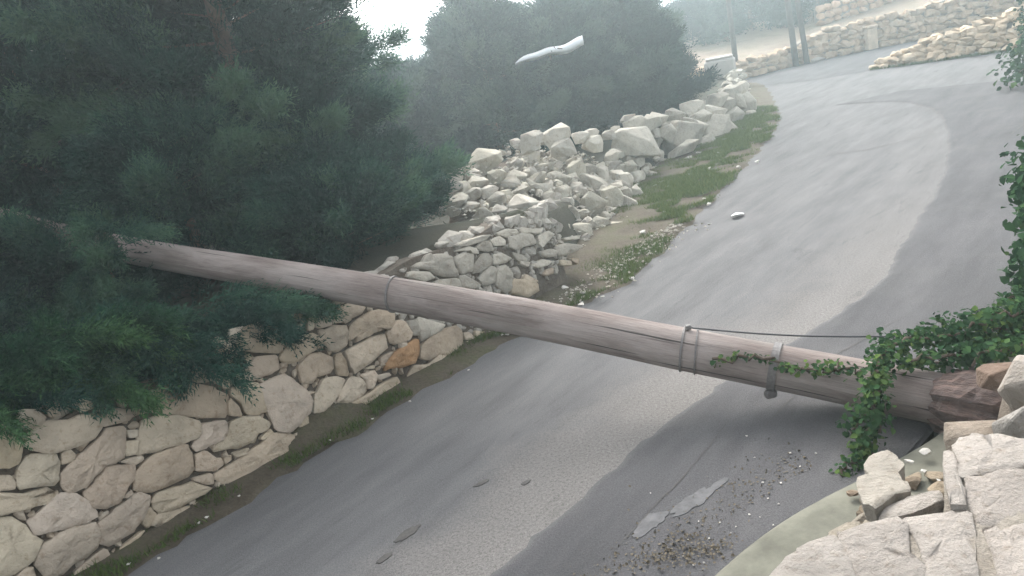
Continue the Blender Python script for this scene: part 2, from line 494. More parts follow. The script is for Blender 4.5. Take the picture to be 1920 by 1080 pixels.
# ------------------------------------------------------------------ stones
def hull_rock(name, seed, npts=22, flat=1.0, bev=.022):
    r = random.Random(seed)
    bm = bmesh.new()
    for _ in range(npts):
        v = Vector((r.gauss(0, 1), r.gauss(0, 1), r.gauss(0, 1))).normalized()
        k = 1 / max(abs(v.x), abs(v.y), abs(v.z))
        v = v * (.5 * (.62 * k + .4)) * r.uniform(.74, 1.0)
        bm.verts.new(v)
    res = bmesh.ops.convex_hull(bm, input=list(bm.verts))
    bad = [e for e in set(res['geom_interior'] + res['geom_unused']) if isinstance(e, bmesh.types.BMVert)]
    if bad: bmesh.ops.delete(bm, geom=bad, context='VERTS')
    bmesh.ops.dissolve_limit(bm, angle_limit=R(14), verts=list(bm.verts), edges=list(bm.edges))
    if bev: bmesh.ops.bevel(bm, geom=list(bm.edges), offset=bev, segments=1, affect='EDGES', clamp_overlap=True)
    bmesh.ops.triangulate(bm, faces=[f for f in bm.faces if len(f.verts) > 4])
    me = bpy.data.meshes.new(name); bm.to_mesh(me); bm.free()
    return me
def rock_set(key, m, n=9):
    l = []
    for i in range(n):
        me = hull_rock('stone', i * 17 + hash(key) % 3 if False else i * 17 + {'stone_grey': 3, 'stone_sunny': 5, 'stone_white': 7, 'stone_beige': 11}[key], 18 + i)
        me.materials.append(m); l.append(me)
    return l
ROCKS = {k: rock_set(k, M[k]) for k in ('stone_grey', 'stone_sunny', 'stone_white', 'stone_beige')}
rr = random.Random(11)
CAMR = Matrix((X, Vector(_f), Y)).transposed().to_euler()
def rock(kind, p, w, h, dpt=None, parent=None, name='stone', tilt=.25, colr=None, base=(0, 0, 0), yaw=None):
    o = bpy.data.objects.new(name, rr.choice(ROCKS[kind]))
    col.objects.link(o)
    if parent is not None: o.parent = parent
    o.location = (p[0] - base[0], p[1] - base[1], p[2] - base[2])
    o.rotation_euler = (rr.uniform(-tilt, tilt), rr.uniform(-tilt, tilt), (rr.uniform(-.5, .5) if yaw is None else yaw + rr.uniform(-.25, .25)))
    k = 1.12
    o.scale = (w * k, (dpt or w * .8) * k, h * k)
    if colr: o.color = (*colr, 1)
    return o

def chaikin(P):
    Q = []
    for i in range(len(P)):
        a, b = P[i], P[(i + 1) % len(P)]
        Q += [a * .87 + b * .13, a * .13 + b * .87]
    return np.array(Q)
def face_stone(q, frame, depth, bulge, m, parent, base, colr=None, seed=0, rot=0):
    """a wall stone: outline q in the wall's own plane, given thickness, a worn rim and an uneven face"""
    O, ex, ey, ez = frame
    g = np.random.default_rng(seed)
    P = np.array(q, float)
    area = .5 * np.sum(P[:, 0] * np.roll(P[:, 1], -1) - P[:, 1] * np.roll(P[:, 0], -1))
    if area < 0: P = P[::-1]
    c = P.mean(0)
    P = chaikin(P)
    if len(P) > 20: P = P[::1]
    size = math.sqrt(abs(area))
    P = P + g.normal(0, .005 * min(1, size / .15), P.shape)
    tilt = g.normal(0, .05, 2)
    def lev(k, off, jit):
        Q = c + (P - c) * k
        o = off + (Q - c) @ tilt + g.normal(0, jit, len(Q))
        return np.c_[Q - c, o]
    b = bulge * min(1, size / .2)
    rings = [lev(.93, -depth, 0), lev(1.0, -.35 * b, .003), lev(1.0, -.35 * b, .003), lev(.95, .4 * b, .004), lev(.66, .85 * b, .35 * b), lev(.3, .9 * b, .35 * b)]
    rings[2] = rings[1].copy()
    n = len(P)
    V = np.concatenate(rings + [np.array([[0, 0, b * .9]])])
    F = []
    for r in range(len(rings) - 1):
        if r == 1: continue
        for i in range(n):
            j = (i + 1) % n
            F.append((r * n + i, r * n + j, (r + 1) * n + j, (r + 1) * n + i))
    last = (len(rings) - 1) * n; cc = len(V) - 1
    for i in range(n): F.append((last + i, last + (i + 1) % n, cc))
    Wv = V[:, :1] * ex + V[:, 1:2] * ey + V[:, 2:3] * ez
    me = mesh_py('stone', Wv, F, True)
    ctr = O + c[0] * ex + c[1] * ey
    o = link('stone', me, m, parent)
    o.location = ctr - np.asarray(base)
    if colr: o.color = (*colr, 1)
    return o

ORANGE = 68
DARKBUSH = [([(11.05, 16.0, .1), (11.0, 15.9, .6), (11.1, 16.1, 1.1)], .28), ([(11.4, 16.2, .2), (11.5, 16.2, 1.2)], .4)]
LEFT_STONES=[
 [(-0.241,0.982),(-0.195,0.955),(-0.151,0.897),(-0.181,0.833),(-0.226,0.757),(-0.283,0.755),(-0.35,0.798),(-0.353,0.904),(-0.295,0.983)],
 [(-0.139,0.879),(-0.041,0.902),(0.103,0.852),(0.227,0.813),(0.202,0.725),(0.146,0.694),(0.04,0.697),(-0.065,0.716),(-0.171,0.799)],
 [(-0.174,0.959),(-0.117,1.008),(-0.066,0.989),(-0.025,0.917),(-0.053,0.897),(-0.151,0.898)],
 [(0.011,0.996),(0.065,0.964),(0.044,0.899),(-0.017,0.913)],
 [(0.162,0.934),(0.216,0.896),(0.221,0.852),(0.138,0.861)],
 [(0.232,0.799),(0.322,0.802),(0.396,0.759),(0.425,0.714),(0.373,0.703),(0.318,0.707),(0.219,0.74)],
 [(0.401,0.757),(0.495,0.741),(0.477,0.697),(0.425,0.701)],
 [(0.54,0.763),(0.578,0.795),(0.684,0.782),(0.815,0.727),(0.915,0.647),(0.977,0.565),(0.95,0.484),(0.899,0.446),(0.735,0.536),(0.643,0.592),(0.556,0.654),(0.488,0.695)],
 [(0.411,0.653),(0.561,0.637),(0.64,0.585),(0.736,0.502),(0.698,0.421),(0.621,0.419),(0.459,0.45),(0.35,0.477),(0.334,0.508),(0.378,0.577)],
 [(0.322,0.656),(0.388,0.63),(0.365,0.588),(0.322,0.607)],
 [(0.298,0.599),(0.369,0.57),(0.327,0.499),(0.266,0.52)],
 [(0.053,0.649),(0.16,0.675),(0.22,0.715),(0.3,0.692),(0.313,0.654),(0.254,0.515),(0.202,0.507),(0.141,0.522),(0.062,0.489),(0.01,0.465),(-0.051,0.471),(-0.087,0.484),(-0.094,0.544),(-0.063,0.608),(0.011,0.625)],
 [(-0.033,0.696),(0.015,0.699),(0.029,0.656),(0.001,0.625),(-0.056,0.639)],
 [(-0.248,0.713),(-0.185,0.762),(-0.068,0.709),(-0.057,0.674),(-0.095,0.579),(-0.13,0.553),(-0.239,0.603),(-0.292,0.638)],
 [(-0.336,0.74),(-0.292,0.709),(-0.289,0.668),(-0.308,0.634),(-0.369,0.657),(-0.402,0.712)],
 [(-0.431,0.684),(-0.371,0.652),(-0.254,0.589),(-0.174,0.569),(-0.132,0.525),(-0.133,0.497),(-0.18,0.478),(-0.263,0.494),(-0.364,0.527),(-0.482,0.577)],
 [(-0.312,0.444),(-0.233,0.47),(-0.121,0.501),(-0.046,0.457),(-0.019,0.393),(0.008,0.287),(-0.082,0.288),(-0.188,0.31),(-0.292,0.348)],
 [(-0.012,0.437),(0.063,0.464),(0.146,0.508),(0.216,0.487),(0.286,0.448),(0.257,0.377),(0.213,0.341),(0.139,0.298),(0.073,0.301),(0.008,0.328)],
 [(0.222,0.502),(0.279,0.501),(0.352,0.467),(0.339,0.449),(0.291,0.447)],
 [(0.279,0.402),(0.36,0.444),(0.446,0.447),(0.606,0.414),(0.614,0.355),(0.595,0.249),(0.539,0.222),(0.419,0.233),(0.308,0.26),(0.242,0.303)],
 [(0.744,0.489),(0.823,0.461),(0.902,0.421),(0.872,0.35),(0.82,0.324),(0.729,0.333),(0.642,0.344),(0.641,0.38)],
 [(0.634,0.319),(0.694,0.312),(0.767,0.232),(0.781,0.184),(0.702,0.173),(0.603,0.222)],
 [(0.785,0.209),(0.841,0.212),(0.825,0.18),(0.781,0.175)],
 [(0.568,0.199),(0.686,0.168),(0.67,0.098),(0.628,0.125),(0.57,0.174)],
 [(0.295,0.192),(0.321,0.227),(0.481,0.204),(0.568,0.169),(0.623,0.112),(0.65,0.082),(0.58,0.073),(0.432,0.086),(0.319,0.111),(0.29,0.144)],
 [(0.291,0.116),(0.428,0.077),(0.482,0.056),(0.47,0.021),(0.383,0.029),(0.28,0.046),(0.247,0.067)],
 [(0.497,0.054),(0.646,0.041),(0.65,0.012),(0.562,0.029)],
 [(-0.01,0.243),(0.081,0.266),(0.202,0.285),(0.247,0.283),(0.303,0.232),(0.27,0.195),(0.226,0.146),(0.151,0.105),(0.067,0.094),(-0.009,0.099),(-0.043,0.136),(-0.025,0.192)],
 [(0.267,0.181),(0.286,0.134),(0.274,0.09),(0.217,0.067),(0.2,0.111),(0.232,0.155)],
 [(0.032,0.05),(0.161,0.073),(0.194,0.069),(0.148,0.041),(0.058,0.017)],
 [(-0.494,0.568),(-0.418,0.532),(-0.371,0.509),(-0.333,0.439),(-0.316,0.36),(-0.29,0.315),(-0.358,0.243),(-0.414,0.235),(-0.475,0.224),(-0.573,0.275),(-0.567,0.427)],
 [(-0.335,0.257),(-0.263,0.297),(-0.192,0.298),(-0.105,0.285),(-0.022,0.248),(-0.027,0.193),(-0.06,0.129),(-0.123,0.11),(-0.208,0.107),(-0.285,0.092),(-0.343,0.122),(-0.357,0.208)],
 [(-0.471,0.21),(-0.408,0.225),(-0.38,0.2),(-0.381,0.137),(-0.442,0.116),(-0.498,0.166)],
 [(-0.221,0.062),(-0.085,0.097),(-0.033,0.093),(-0.02,0.017),(-0.067,0.009),(-0.15,0.017),(-0.203,0.017),(-0.266,0.039)],
 [(0.161,0.31),(0.218,0.325),(0.221,0.299),(0.181,0.289)],
 [(0.721,0.093),(0.7,0.143),(0.831,0.152),(0.924,0.152),(1.041,0.167),(1.166,0.193),(1.263,0.149),(1.319,0.072),(1.342,0.002),(1.256,-0.006),(1.113,0.005),(0.972,0.005),(0.864,0.011)],
 [(0.673,0.875),(0.744,0.903),(0.801,0.865),(0.778,0.767),(0.669,0.809)],
 [(0.802,0.816),(0.879,0.904),(0.969,0.939),(1.068,0.928),(1.119,0.862),(1.16,0.768),(1.149,0.71),(1.101,0.693),(0.993,0.689),(0.895,0.703),(0.782,0.756)],
 [(1.162,0.869),(1.229,0.93),(1.362,0.915),(1.457,0.869),(1.501,0.806),(1.457,0.705),(1.423,0.671),(1.283,0.732),(1.185,0.794)],
 [(1.509,0.809),(1.612,0.813),(1.671,0.79),(1.608,0.734),(1.542,0.722),(1.473,0.725)],
 [(1.469,0.897),(1.585,0.891),(1.695,0.861),(1.677,0.821),(1.563,0.84)],
 [(1.144,0.953),(1.248,0.942),(1.192,0.907),(1.152,0.861),(1.123,0.886)],
 [(1.163,0.742),(1.211,0.759),(1.233,0.73),(1.176,0.71)],
 [(1.124,0.619),(1.167,0.689),(1.25,0.72),(1.404,0.662),(1.38,0.573),(1.325,0.562),(1.218,0.579),(1.162,0.579)],
 [(1.055,0.663),(1.137,0.683),(1.121,0.62),(1.057,0.622)],
 [(1.415,0.637),(1.462,0.676),(1.616,0.718),(1.703,0.702),(1.766,0.628),(1.739,0.584),(1.631,0.573),(1.531,0.556),(1.465,0.579)],
 [(1.769,0.671),(1.874,0.687),(2.004,0.641),(1.995,0.574),(1.946,0.51),(1.853,0.49),(1.794,0.544),(1.764,0.615)],
 [(0.969,0.665),(1.027,0.676),(1.031,0.624),(0.985,0.608),(0.951,0.646)],
 [(0.999,0.563),(1.018,0.592),(1.076,0.603),(1.181,0.56),(1.207,0.489),(1.209,0.343),(1.123,0.358),(1.037,0.41),(1.042,0.465)],
 [(0.959,0.531),(0.982,0.539),(1.011,0.481),(1.008,0.405),(0.933,0.44)],
 [(1.205,0.516),(1.312,0.532),(1.417,0.503),(1.45,0.441),(1.514,0.342),(1.532,0.251),(1.485,0.206),(1.397,0.179),(1.292,0.147),(1.188,0.212),(1.183,0.317),(1.193,0.391)],
 [(0.889,0.351),(0.926,0.408),(1.024,0.384),(1.117,0.344),(1.17,0.27),(1.128,0.239),(1.057,0.237),(1.015,0.204),(0.891,0.232),(0.752,0.288)],
 [(1.061,0.208),(1.155,0.236),(1.17,0.188),(1.09,0.184)],
 [(0.857,0.215),(0.969,0.193),(0.944,0.167),(0.868,0.177)],
 [(1.291,0.125),(1.4,0.116),(1.367,0.058),(1.333,0.069)],
 [(1.363,0.172),(1.445,0.185),(1.432,0.13),(1.352,0.147)],
 [(1.519,0.53),(1.643,0.564),(1.712,0.541),(1.792,0.464),(1.786,0.396),(1.723,0.383),(1.633,0.397),(1.572,0.367),(1.5,0.415)],
 [(1.824,0.475),(1.879,0.474),(1.893,0.391),(1.879,0.295),(1.785,0.338),(1.796,0.406)],
 [(1.503,0.18),(1.574,0.3),(1.666,0.365),(1.767,0.335),(1.83,0.289),(1.736,0.208),(1.643,0.166),(1.573,0.152)],
 [(1.737,0.188),(1.78,0.229),(1.878,0.286),(1.964,0.226),(1.981,0.165),(1.956,0.125),(1.884,0.105),(1.778,0.115),(1.707,0.155)],
 [(1.896,0.696),(1.982,0.793),(2.119,0.77),(2.216,0.702),(2.158,0.66),(2.049,0.668),(1.995,0.659)],
 [(1.761,0.731),(1.805,0.822),(1.919,0.787),(1.889,0.693),(1.78,0.711)],
 [(1.69,0.728),(1.743,0.836),(1.784,0.82),(1.737,0.719)],
 [(1.989,0.556),(2.061,0.639),(2.242,0.645),(2.339,0.628),(2.452,0.562),(2.408,0.465),(2.348,0.468),(2.171,0.488),(2.056,0.489),(1.992,0.527)],
 [(2.327,0.447),(2.458,0.501),(2.521,0.454),(2.551,0.365),(2.517,0.322),(2.379,0.326),(2.33,0.369)],
 [(2.548,0.452),(2.628,0.438),(2.641,0.372),(2.604,0.308),(2.554,0.34),(2.544,0.412)],
 [(2.647,0.442),(2.901,0.283),(2.828,0.26),(2.688,0.25),(2.626,0.262),(2.62,0.336)],
 [(1.913,0.476),(2.138,0.473),(2.311,0.448),(2.296,0.34),(2.203,0.327),(2.062,0.304),(1.916,0.287),(1.913,0.342),(1.921,0.411)],
 [(2.231,0.242),(2.343,0.279),(2.588,0.289),(2.546,0.191),(2.49,0.124),(2.376,0.137),(2.203,0.193)],
 [(2.192,0.302),(2.324,0.297),(2.235,0.251),(2.163,0.238)],
 [(2.601,0.222),(2.684,0.243),(2.872,0.255),(3.001,0.228),(3.063,0.165),(3.007,0.013),(2.934,-0.015),(2.851,0.012),(2.744,0.079),(2.602,0.097),(2.556,0.141)],
 [(3.071,0.139),(3.128,0.121),(3.172,0.038),(3.058,0.077)],
 [(3.205,0.107),(3.353,0.022),(3.265,0.02),(3.183,0.06)],
 [(3.07,0.066),(3.179,0.035),(3.152,-0.004),(3.056,0.002)],
 [(2.464,0.114),(2.584,0.06),(2.732,0.087),(2.838,0.017),(2.692,0),(2.563,0.013),(2.393,-0.009),(2.316,0.022)],
 [(1.796,0.107),(1.973,0.106),(2.104,0.108),(2.265,0.108),(2.295,0.016),(2.153,0.039),(2.038,0.02),(1.913,0.028),(1.812,0.055)],
 [(1.954,0.261),(2.087,0.243),(2.11,0.179),(2.016,0.115),(1.978,0.146),(1.994,0.21)],
 [(2.015,0.284),(2.113,0.273),(2.103,0.244)],
 [(2.088,0.189),(2.21,0.165),(2.223,0.136),(2.108,0.146)],
 [(2.777,0.825),(2.883,0.836),(2.988,0.81),(3.019,0.848),(3.141,0.822),(3.21,0.764),(3.217,0.662),(3.203,0.595),(3.081,0.636),(2.975,0.696),(2.934,0.749)],
 [(3.246,0.752),(3.335,0.762),(3.455,0.71),(3.392,0.579),(3.307,0.583),(3.239,0.62)],
 [(3.274,0.797),(3.434,0.79),(3.506,0.757),(3.519,0.691),(3.456,0.714),(3.421,0.762)],
 [(3.428,0.63),(3.562,0.687),(3.636,0.652),(3.662,0.581),(3.631,0.548),(3.492,0.542),(3.401,0.552)],
 [(3.687,0.633),(3.799,0.606),(3.902,0.521),(3.819,0.515),(3.726,0.52),(3.658,0.556)],
 [(3.531,0.748),(3.609,0.785),(3.689,0.764),(3.717,0.662),(3.633,0.679),(3.561,0.716)],
 [(3.445,0.48),(3.505,0.537),(3.641,0.536),(3.674,0.503),(3.606,0.4),(3.467,0.426)],
 [(3.674,0.509),(3.806,0.49),(3.842,0.381),(3.783,0.261),(3.671,0.278),(3.609,0.38)],
 [(3.826,0.349),(3.961,0.306),(4.152,0.193),(4.118,0.126),(3.94,0.128),(3.762,0.233)],
 [(3.229,0.598),(3.303,0.574),(3.421,0.448),(3.363,0.426),(3.185,0.519)],
 [(2.979,0.648),(3.196,0.588),(3.199,0.504),(3.078,0.513),(2.888,0.622)],
 [(2.733,0.811),(2.916,0.738),(2.954,0.665),(2.826,0.683),(2.683,0.782)],
 [(4.008,0.333),(4.161,0.21),(4.045,0.238),(3.967,0.302)],
 [(3.931,0.714),(4.105,0.702),(4.262,0.642),(4.287,0.546),(4.122,0.565),(4.007,0.57),(3.932,0.616),(3.936,0.657)],
 [(3.713,0.75),(3.828,0.762),(3.897,0.693),(3.865,0.659),(3.748,0.694)],
 [(3.286,0.838),(3.405,0.85),(3.63,0.83),(3.74,0.806),(3.635,0.777),(3.435,0.793)],
 [(3.943,0.572),(4.057,0.501),(4.086,0.424),(3.966,0.486)],
 [(3.993,0.474),(4.116,0.416),(4.082,0.382),(3.991,0.435)],
 [(4.34,0.607),(4.506,0.6),(4.598,0.549),(4.466,0.52),(4.344,0.49),(4.313,0.536)],
 [(4.291,0.456),(4.459,0.435),(4.546,0.381),(4.486,0.344),(4.346,0.389)],
 [(4.142,0.383),(4.273,0.385),(4.413,0.326),(4.355,0.299),(4.194,0.33)],
 [(4.551,0.437),(4.707,0.412),(4.917,0.309),(4.797,0.287),(4.581,0.31),(4.533,0.363)],
 [(4.535,0.294),(4.692,0.231),(4.695,0.181),(4.53,0.247)],
 [(4.723,0.256),(4.826,0.209),(4.783,0.163),(4.711,0.223)],
 [(4.241,0.249),(4.325,0.275),(4.411,0.259),(4.383,0.21),(4.28,0.221)],
 [(4.698,0.469),(4.909,0.429),(4.918,0.388),(4.72,0.437)],
 [(2.869,0.831),(2.951,0.87),(3.015,0.868),(2.992,0.813)],
 [(3.812,0.794),(3.953,0.792),(4.09,0.739),(4.092,0.709),(3.918,0.72),(3.841,0.758)],
 [(4.143,0.745),(4.316,0.681),(4.427,0.658),(4.368,0.609),(4.279,0.642),(4.136,0.697)]]
NEAR_STONES=[
 [(0.554,1.95),(0.608,2.009),(0.669,2.039),(0.696,2.06),(0.808,2.073),(0.805,2.029),(0.789,1.957),(0.779,1.877),(0.753,1.817),(0.508,1.897)],
 [(0.812,2.075),(0.934,2.087),(0.999,2.083),(1.004,2.025),(0.955,1.903),(0.96,1.866),(0.905,1.767),(0.755,1.816),(0.793,1.955),(0.809,2.028)],
 [(1.005,2.081),(1.131,2.074),(1.169,2.061),(1.205,2.038),(1.157,1.94),(1.09,1.822),(1.032,1.726),(0.91,1.766),(0.967,1.871),(0.986,1.927),(1.007,2.01)],
 [(1.322,2.402),(1.364,2.399),(1.317,2.283),(1.252,2.149),(1.203,2.058),(1.168,2.071),(1.233,2.212),(1.288,2.326)],
 [(1.377,2.407),(1.437,2.445),(1.467,2.459),(1.495,2.429),(1.534,2.417),(1.589,2.358),(1.647,2.304),(1.552,2.173),(1.487,2.19),(1.403,2.208),(1.346,2.195),(1.278,2.203),(1.321,2.282)],
 [(1.277,2.194),(1.341,2.188),(1.406,2.199),(1.482,2.182),(1.547,2.166),(1.406,1.97),(1.336,1.971),(1.292,1.972),(1.203,1.971),(1.192,2.002),(1.236,2.103)],
 [(1.185,1.95),(1.228,1.942),(1.265,1.932),(1.31,1.935),(1.379,1.933),(1.192,1.674),(1.075,1.712),(1.139,1.839)]]
SLAB_STONES=[
 [(1.235,2.756),(1.287,2.764),(1.323,2.754),(1.32,2.694),(1.309,2.639),(1.248,2.541),(1.235,2.472),(1.233,2.42),(1.163,2.418),(1.053,2.327),(1.043,2.375),(1.057,2.452),(1.103,2.569),(1.139,2.586),(1.167,2.665)],
 [(1.053,2.327),(1.111,2.38),(1.189,2.408),(1.307,2.4),(1.312,2.38),(1.28,2.335),(1.189,2.322),(1.083,2.316)]]
POLE_AXIS=[(-6.461,8.242,2.304),(-5.193,7.617,2.02),(-4.258,7.155,1.807),(-3.923,6.966,1.668),(-2.925,6.447,1.374),(-1.768,5.87,1.094),(-0.809,5.389,0.856),(0.095,4.933,0.626),(0.936,4.497,0.381),(1.674,4.121,0.182),(1.936,3.806,0.163),(2.088,3.626,0.154),(2.229,3.461,0.153)]
HEAP=[(-0.01,10.42,1.029,0.518,0.269),(-0.447,9.634,1.036,0.356,0.267),(-0.476,9.322,0.963,0.38,0.155),(-0.66,8.842,0.925,0.197,0.148),(-0.293,8.944,0.76,0.301,0.083),(-0.621,8.65,0.85,0.226,0.113),(-0.427,9.002,0.847,0.335,0.101),(-0.224,9.3,0.824,0.277,0.104),(0.074,9.977,0.858,0.37,0.148),(-0.15,9.682,0.893,0.323,0.126),(0.385,10.63,0.88,0.236,0.118),(0.648,10.985,0.841,0.223,0.223),(0.978,11.296,0.755,0.313,0.146),(0.777,10.833,0.73,0.321,0.12),(0.34,10.218,0.787,0.341,0.114),(0.599,10.318,0.679,0.326,0.115),(0.239,9.921,0.756,0.332,0.092),(0.324,9.768,0.668,0.328,0.073),(-0.031,9.516,0.784,0.266,0.106),(0.016,9.308,0.7,0.313,0.122),(0.63,10.028,0.58,0.337,0.131),(0.929,10.608,0.586,0.355,0.158),(1.2,11.005,0.556,0.348,0.225),(0.862,10.061,0.467,0.283,0.17),(0.33,9.249,0.518,0.451,0.313),(-0.094,8.748,0.599,0.296,0.263),(0.543,9.39,0.446,0.23,0.194),(0.644,9.19,0.335,0.26,0.156),(1.393,10.71,0.371,0.361,0.321),(1.213,9.962,0.254,0.413,0.375),(1.804,11.305,0.322,0.296,0.211),(1.812,11.624,0.408,0.346,0.173),(1.893,11.169,0.237,0.251,0.209),(1.544,10.36,0.192,0.332,0.293),(1.758,10.33,0.071,0.312,0.312),(1.767,10.696,0.17,0.241,0.161),(0.903,9.472,0.279,0.215,0.215),(0.413,8.895,0.374,0.134,0.067),(1.224,9.487,0.114,0.252,0.126),(0.929,9.149,0.174,0.347,0.122),(1.391,9.478,0.023,0.288,0.126),(0.713,9.013,0.249,0.239,0.12),(0.879,9.736,0.366,0.22,0.183),(1.12,10.331,0.407,0.213,0.155),(1.583,11.192,0.407,0.23,0.188),(1.949,10.824,0.11,0.183,0.245),(2.059,11.813,0.332,0.286,0.154),(1.412,11.215,0.504,0.25,0.167),(0.149,9.52,0.69,0.213,0.107),(-0.332,9.343,0.894,0.191,0.121),(0.552,10.517,0.759,0.214,0.097),(1.48,10.586,0.29,0.199,0.159),(-0.563,9.062,0.936,0.202,0.101)]
BACKW=[(0.615,10.435,1.109,0.364,0.249),(1.041,11.009,1.043,0.384,0.263),(1.054,10.825,0.896,0.359,0.2),(1.565,11.466,0.783,0.318,0.212),(1.575,11.661,0.913,0.257,0.129),(2.249,12.224,0.561,0.815,0.453),(2.437,12.84,0.792,0.401,0.189),(2.054,12.3,0.834,0.136,0.09),(2.821,13.311,0.699,0.318,0.245),(2.365,12.876,0.899,0.26,0.094),(1.411,11.425,0.926,0.252,0.147),(1.874,11.971,0.8,0.221,0.132),(3.396,13.678,0.318,0.73,0.502),(4.273,14.787,0.13,0.641,0.543),(2.947,13.506,0.698,0.402,0.224),(3.436,14.189,0.64,0.376,0.235),(3.976,14.944,0.577,0.445,0.297),(4.42,15.335,0.359,0.56,0.305),(4.696,15.993,0.522,0.528,0.264),(5.341,16.979,0.506,0.56,0.28),(5.816,17.704,0.495,0.35,0.233),(5.642,16.974,0.165,0.394,0.507),(5.017,15.962,0.14,0.425,0.319),(5.487,16.438,-0.046,0.329,0.329),(4.534,15.02,0.005,0.452,0.351),(4.967,15.574,-0.083,0.364,0.26),(3.258,13.248,0.163,0.533,0.178),(3.931,13.931,-0.101,0.328,0.187),(3.999,14.751,0.412,0.441,0.245),(3.674,14.286,0.442,0.38,0.237),(4.94,16.145,0.358,0.428,0.267),(3.892,14.061,0.036,0.377,0.236),(3.057,13.352,0.464,0.311,0.267),(5.524,16.343,-0.156,0.273,0.273),(5.467,16.911,0.317,0.336,0.28),(4.24,14.447,-0.077,0.291,0.194),(3.882,14.403,0.293,0.336,0.24)]
STRIP_AT=(0.880,14.619,2.056)


# ---- left retaining wall
lwall = thing('retaining_wall', 'beige fieldstone retaining wall along the left road edge, passing under the fallen pole', 'stone wall', tuple(WA))
frame = (WA, WD, WU2, WN2)
wr = random.Random(2)
def in_poly(p, q):
    c = False; n = len(q)
    for i in range(n):
        a, b = q[i], q[i - 1]
        if (a[1] > p[1]) != (b[1] > p[1]) and p[0] < (b[0] - a[0]) * (p[1] - a[1]) / (b[1] - a[1]) + a[0]: c = not c
    return c
for i, q in enumerate(LEFT_STONES):
    cm = np.mean(q, 0)
    v = wr.uniform(.9, 1.08)
    colr = (v, v * wr.uniform(.97, 1.0), v * wr.uniform(.92, 1.0))
    if i == ORANGE: colr = (.85, .62, .43)
    k = 1.0
    late = cm[0] > 2.45 and cm[1] > .28
    if late: colr = tuple(x * 1.22 for x in (v, v * .985, v * .95))
    c0 = np.array(cm); qq = [tuple(c0 + (np.array(p) - c0) * 1.06) for p in q]
    face_stone(qq, frame, .2, wr.uniform(.008, .02), M['stone_grey'] if late else M['stone_beige'], lwall, WA, colr, i)
# stones that the foliage hides or that lie beyond the picture's edge
polys = [np.array(q) for q in LEFT_STONES]
extra = []
s = -2.6
row = [(0.0, .3), (.28, .32), (.58, .3)]
for t0, hgt in row:
    s = -2.6 + wr.uniform(0, .2)
    while s < 3.2:
        w = wr.uniform(.22, .42)
        q = [(s + .012, t0 + .012), (s + w * .5, t0 + wr.uniform(0, .03)), (s + w - .012, t0 + .015), (s + w - wr.uniform(.01, .04), t0 + hgt * .6), (s + w - .03, t0 + hgt - .015), (s + w * .5, t0 + hgt - wr.uniform(0, .02)), (s + wr.uniform(.01, .05), t0 + hgt - .02)]
        cm = np.mean(q, 0)
        pr = [(x, y) for x in (s, s + w * .5, s + w) for y in (t0, t0 + hgt * .5, t0 + hgt)]
        if not any(in_poly(p, pl) for p in pr for pl in LEFT_STONES): extra.append(q)
        s += w
for i, q in enumerate(extra): face_stone(q, frame, .2, .03, M['stone_beige'], lwall, WA, None, 500 + i)
# rough small fill stones in the gaps
for i in range(1400):
    p = (wr.uniform(-.6, 4.7), wr.uniform(.02, .84))
    if p[0] > 3.3 and p[1] < .2: continue
    near = min(np.min(np.linalg.norm(pl - np.array(p), axis=1)) for pl in polys)
    if any(in_poly(p, pl) for pl in LEFT_STONES): continue
    if near < .018: continue
    sz = min(.13, near * 1.5)
    q3 = WA + WD * p[0] + WU2 * p[1] - WN2 * .06
    rock('stone_beige' if p[0] < 2.45 else 'stone_grey', q3, sz * 1.2, sz, .12, lwall, tilt=.5, base=WA, yaw=.82)
    polys.append(np.array([p]))
# core behind the stones
cs = np.linspace(-2.7, 4.6, 60)
V, F = [], []
for k, sv in enumerate(cs):
    top = .86 + .03 * math.sin(sv * 5) if sv < 4.0 else .86 - (sv - 4.0) * .75
    for off, t in ((.036, -.1), (.036, top), (.42, top + .0), (.42, -.1)):
        V.append(WD * sv + WU2 * t - WN2 * off)
    if k:
        a = (k - 1) * 4; b = k * 4
        for e in range(3): F.append((a + e, b + e, b + e + 1, a + e + 1))
F += [(0, 1, 2, 3), (len(V) - 1, len(V) - 2, len(V) - 3, len(V) - 4)]
link('core', mesh_py('core', V, F), M['core'], lwall)
# cobbles along the top course
for i in range(46):
    sv = -2.2 + i * .14 + wr.uniform(-.04, .04)
    if sv > 4.3: break
    p = WA + WD * sv + WU2 * (.87 + wr.uniform(-.02, .03)) - WN2 * wr.uniform(.1, .34)
    k = wr.uniform(.12, .24)
    rock('stone_beige' if sv < 2.2 else 'stone_grey', p, k, k * .45, k * .9, lwall, base=WA, yaw=.82)

